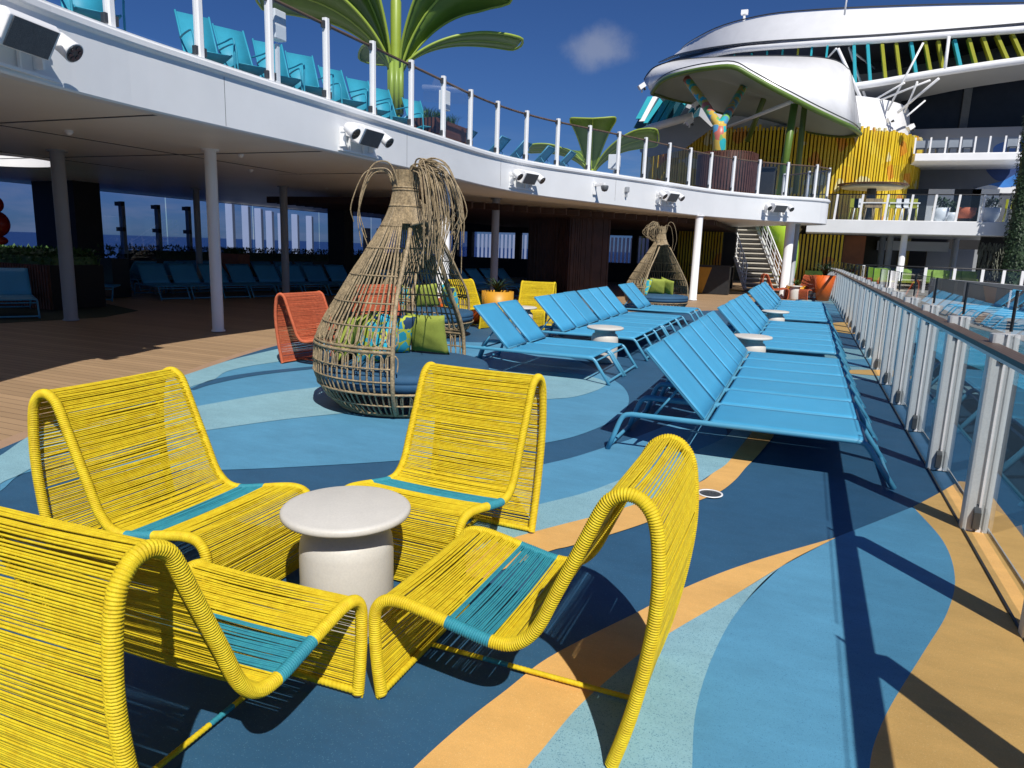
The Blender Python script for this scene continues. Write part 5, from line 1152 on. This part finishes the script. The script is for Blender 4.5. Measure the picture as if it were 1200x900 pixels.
leg([at(914, 228, 36.5), at(931, 122, 36.5)], .17, mat_green, 'post'); leg([at(932, 226, 40), at(943, 124, 38)], .14, mat_olive, 'post'); leg([at(876, 165, 44), at(898, 108, 42)], .15, mat_olive, 'post')
leg([at(850, 150, 47.5), at(928, 119, 38)], .10, mat_white)
y_ = at(843, 230, 35)
t = empty('mosaic_tree', (y_.x, y_.y, 3.7), 0, 'forked column in a bright mosaic pattern under the canopy', 'column')
MB().tube([y_, at(843, 160, 35), at(843.5, 146, 35)], .30, 16).build('trunk', mat_mosaic, t, world=True)
MB().tube(catmull([at(843.5, 149, 35), at(836, 138, 35.3), at(824, 119, 36.5), at(805, 93, 38)], 5), .20, 14).build('branch', mat_mosaic, t, world=True)
MB().tube(catmull([at(843.5, 149, 35), at(850, 139, 35.6), at(858, 125, 37.5), at(875, 95, 41)], 5), .20, 14).build('branch', mat_mosaic, t, world=True)
t = empty('bar_cabinet', (at(850, 215, 31.6).x, 31.6, 3.7), 0, 'round brown slatted cabinet on the upper deck under the canopy', 'cabinet')
MB().lathe([(1.15, 0), (1.2, 1.9), (1.1, 2.0)], n=40).build('body', mat_slat, t)
b = MB()
for k in range(64): a = 2*math.pi*k/64; b.box((1.2*math.cos(a), 1.2*math.sin(a), .98), (.04, .07, 1.94), a)
b.build('slat', mat('cabinet_slat', srgb(84, 52, 42), .6, .3, 4), t)
p = at(893, 212, 33); t = empty('bar_cabinet', (p.x, 33, 3.7), 0, 'dark cubic cabinet on the upper deck beside the round brown one', 'cabinet'); MB().box((0, 0, .75), (1.0, .8, 1.5)).build('body', mat_dark, t, bevel=.03); MB().box((0, -.05, 1.53), (1.1, .9, .06)).build('lid', mat_black, t)

t = empty('white_ring', (at(1000, 60, 52).x, 52, 8), 0, 'great white curved ring with turquoise and olive fins, filling the top right', 'superstructure')
LO = [(772, 74, 68), (790, 66, 64), (815, 60, 60), (850, 54.5, 57), (900, 49.5, 54.5), (960, 46, 53), (1030, 42, 52.2), (1110, 36, 52), (1210, 27.5, 52), (1320, 16, 52)]
UPR = [(796, 66, 68.3), (800, 57, 64.6), (816, 46, 60.8), (848, 31, 57.9), (900, 18.5, 55.5), (960, 13, 54), (1030, 9.5, 53.2), (1110, 7, 53), (1210, 5, 53), (1320, 0, 53)]
l_, u_ = sm_(LO), sm_(UPR)
MB().loft(l_, u_).build('band', mat_white, t, world=True)
MB().loft(u_, [p+Vector((0, 14, 0)) for p in u_]).build('roof', mat_white, t, world=True)
b = MB(); b.tube([p+Vector((0, 0, .10)) for p in u_], .05, 5); b.tube([p+Vector((0, -.05, .05)) for p in l_], .05, 5); b.build('edge_rope', mat_clamp, t, world=True)
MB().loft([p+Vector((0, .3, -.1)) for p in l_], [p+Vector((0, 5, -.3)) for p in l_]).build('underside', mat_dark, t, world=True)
P1 = sm_([(800, 73, 62.5), (830, 65, 59), (860, 59, 56.5), (900, 55, 54.6), (960, 51, 53), (1030, 47, 52.1), (1110, 41, 51.9), (1210, 33.5, 51.9), (1320, 22, 51.9)])
P2 = sm_([(996, 102, 52), (1030, 97, 51.8), (1070, 90, 51.6), (1110, 83.5, 51.5), (1160, 76, 51.5), (1210, 69, 51.5), (1320, 52, 51.5)])
MB().tube(P1, .20, 10).build('upper_pipe', mat_white, t, world=True); MB().tube(P2, .22, 10).build('lower_pipe', mat_white, t, world=True)
fins = [(1001, 53, 1002.5, 97, 't'), (1017, 52, 1020, 94, 't'), (1034, 51, 1038, 91.5, 'o'), (1050.5, 50, 1055.5, 89.5, 'o'), (1068, 49, 1074, 86.5, 't'), (1084.5, 48, 1091, 84, 'o'), (1100, 47.5, 1106, 82, 'o'), (1119, 46, 1126.5, 79.5, 't'), (1136, 44.5, 1144.5, 76, 'o'), (1152.5, 43, 1163, 73.5, 'o'), (1169, 41, 1182, 70.5, 'o'), (1187, 39.5, 1200, 68, 'o')]
for (xa, ya, xb, yb, k) in fins:
    Y = 52.0; a, c = at(xa, ya, Y), at(xb, yb, Y-.1); d = Vector((.0, .55, 0)); s_ = Vector((.09, .0, 0))
    b = MB(); b.add([a-s_, a+s_, a+s_+d, a-s_+d, c-s_, c+s_, c+s_+d, c-s_+d], [(3, 2, 1, 0), (4, 5, 6, 7), (0, 1, 5, 4), (1, 2, 6, 5), (2, 3, 7, 6), (3, 0, 4, 7)]); b.build('fin', mat_fin_t if k == 't' else mat_fin_o, t, world=True)
for px, k in zip((820, 840, 860, 880, 898, 916, 934, 950, 968), 'ttttttott'):
    Y = 62-(px-800)*.058; a, c = at(px, 66-(px-820)*.08, Y), at(px+1, 80-(px-820)*.02, Y); MB().box((a+c)/2, (.12, .4, (a-c).length)).build('fin', mat_fin_t if k == 't' else mat_fin_o, t, world=True)
# gallery behind the fins: dark glass above, grey soffit sweeping down below
g1 = sm_([(820, 66, 68), (900, 54, 63), (1000, 46, 58), (1100, 38, 56), (1210, 30, 55.5), (1320, 20, 55)]); g2 = sm_([(820, 88, 68), (900, 84, 63), (1000, 88, 58), (1100, 71, 56), (1210, 48, 55.5), (1320, 32, 55)])
MB().loft(g1, g2).build('gallery_glass', mat_win, t, world=True)
g3 = sm_([(820, 100, 67), (900, 104, 62.5), (1000, 104, 57.5), (1100, 86, 55), (1210, 72, 54), (1320, 56, 54)])
MB().loft(g2, g3).build('gallery_wall', mat('gallery_grey', (.22, .215, .20, 1), .6, .06, .5), t, world=True)
s1 = sm_([(996, 104, 52.1), (1070, 92, 51.7), (1160, 78, 51.6), (1210, 71, 51.6), (1320, 54, 51.6)]); s2 = sm_([(1010, 125, 56.5), (1060, 118, 56), (1130, 104, 55), (1210, 92, 54), (1320, 76, 52)])
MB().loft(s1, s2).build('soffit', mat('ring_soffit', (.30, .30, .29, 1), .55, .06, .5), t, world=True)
for a, c, r_ in [((982, 57, 51.6), (1010, 118, 51.6), .16), ((995, 55, 53), (1015, 117, 53), .12), ((1112, 43, 51.7), (1107, 84, 51.4), .15), ((1082, 50, 50), (1040, 130, 50.5), .10), ((1100, 92, 48.6), (1052, 132, 50.6), .12), ((1090, 94, 49), (1032, 117, 50.4), .10), ((1060, 97, 49.6), (1016, 122, 51.2), .10), ((1084, 118, 52), (1063, 136, 51), .09), ((1075, 96, 49.2), (1060, 132, 50.6), .10), ((963, 75, 56), (980, 57, 52.4), .10), ((995, 57, 53), (1025, 80, 56), .10)]:
    MB().tube([at(*a), at(*c)], r_*.62, 8).build('strut', mat_white, t, world=True)
p = at(991, 5, 50); MB().tube([p+Vector((0, 0, -.6)), p+Vector((.05, 0, 1.4))], .05, 6).build('mast', mat_white, t, world=True)
p = at(872, 22, 60); b = MB().tube([p+Vector((0, 0, -.4)), p+Vector((0, 0, .35))], .10, 8); b.box(p+Vector((0, 0, .45)), (.5, .35, .3)); b.build('camera_post', mat_white, t, world=True)
# turquoise louvres and beam at the left end of the canopy
t = empty('louvre_panel', (at(780, 140, 46).x, 46, 7), 0, 'slanted panel of turquoise louvres and a white beam left of the canopy', 'louvre')
for (xa, ya, xb, yb, m_) in [(748, 139, 762, 113, mat_fin_t), (752, 142, 768, 113, mat_white), (757, 144, 776, 115, mat_fin_t), (764.5, 147, 782, 117, mat_fin_t), (775, 143, 789, 118, mat_fin_t), (790, 139, 801, 120, mat_fin_t), (809, 134, 818, 123, mat_fin_t), (798, 138, 809, 122, mat_grey)]:
    a, c = at(xa, ya, 46), at(xb, yb, 46.6); s_ = Vector((.17, 0, 0)); d = Vector((0, .25, 0)); MB().add([a-s_, a+s_, a+s_+d, a-s_+d, c-s_, c+s_, c+s_+d, c-s_+d], [(3, 2, 1, 0), (4, 5, 6, 7), (0, 1, 5, 4), (1, 2, 6, 5), (2, 3, 7, 6), (3, 0, 4, 7)]).build('fin', m_, t, world=True)
MB().tube([at(744, 159, 45.5), at(762, 150, 45.5), at(812, 136, 45.5)], .24, 8).build('beam', mat_white, t, world=True)
MB().poly([at(748, 157, 47), at(820, 136, 47), at(835, 150, 47), at(800, 176, 47), at(760, 184, 47), at(750, 178, 47)]).build('dark_side', mat_grey, t, world=True)
MB().poly([at(742, 150, 47.3), at(765, 112, 47.3), at(822, 122, 47.3), at(818, 140, 47.3), at(760, 154, 47.3)]).build('backing', mat('deep_teal', (.02, .10, .14, 1), .5), t, world=True)
for i, (px, py, Y, lab) in enumerate([(752, 101, 40, 'white floodlight at the left tip of the canopy'), (1043, 139, 49.4, 'white floodlight on the cone above the yellow drum'), (1067, 149, 50, 'white floodlight at the right edge of the yellow drum'), (815, 122, 43, 'white floodlight under the left half of the canopy'), (808, 143, 44, 'white floodlight below the louvre panel')]):
    p = at(px, py, Y); t = empty('floodlight', p, R(30), lab, 'floodlight', 'white floodlights on the superstructure')
    MB().box((0, 0, 0), (.36, .3, .24), M=Matrix.Rotation(R(-35), 3, 'Y')).build('head', mat_white, t); MB().box((.08, .18, -.1), (.07, .07, .36)).build('bracket', mat_white, t); MB().box((.16, 0, -.10), (.05, .24, .2), M=Matrix.Rotation(R(-35), 3, 'Y')).build('lens', mat_lens, t)
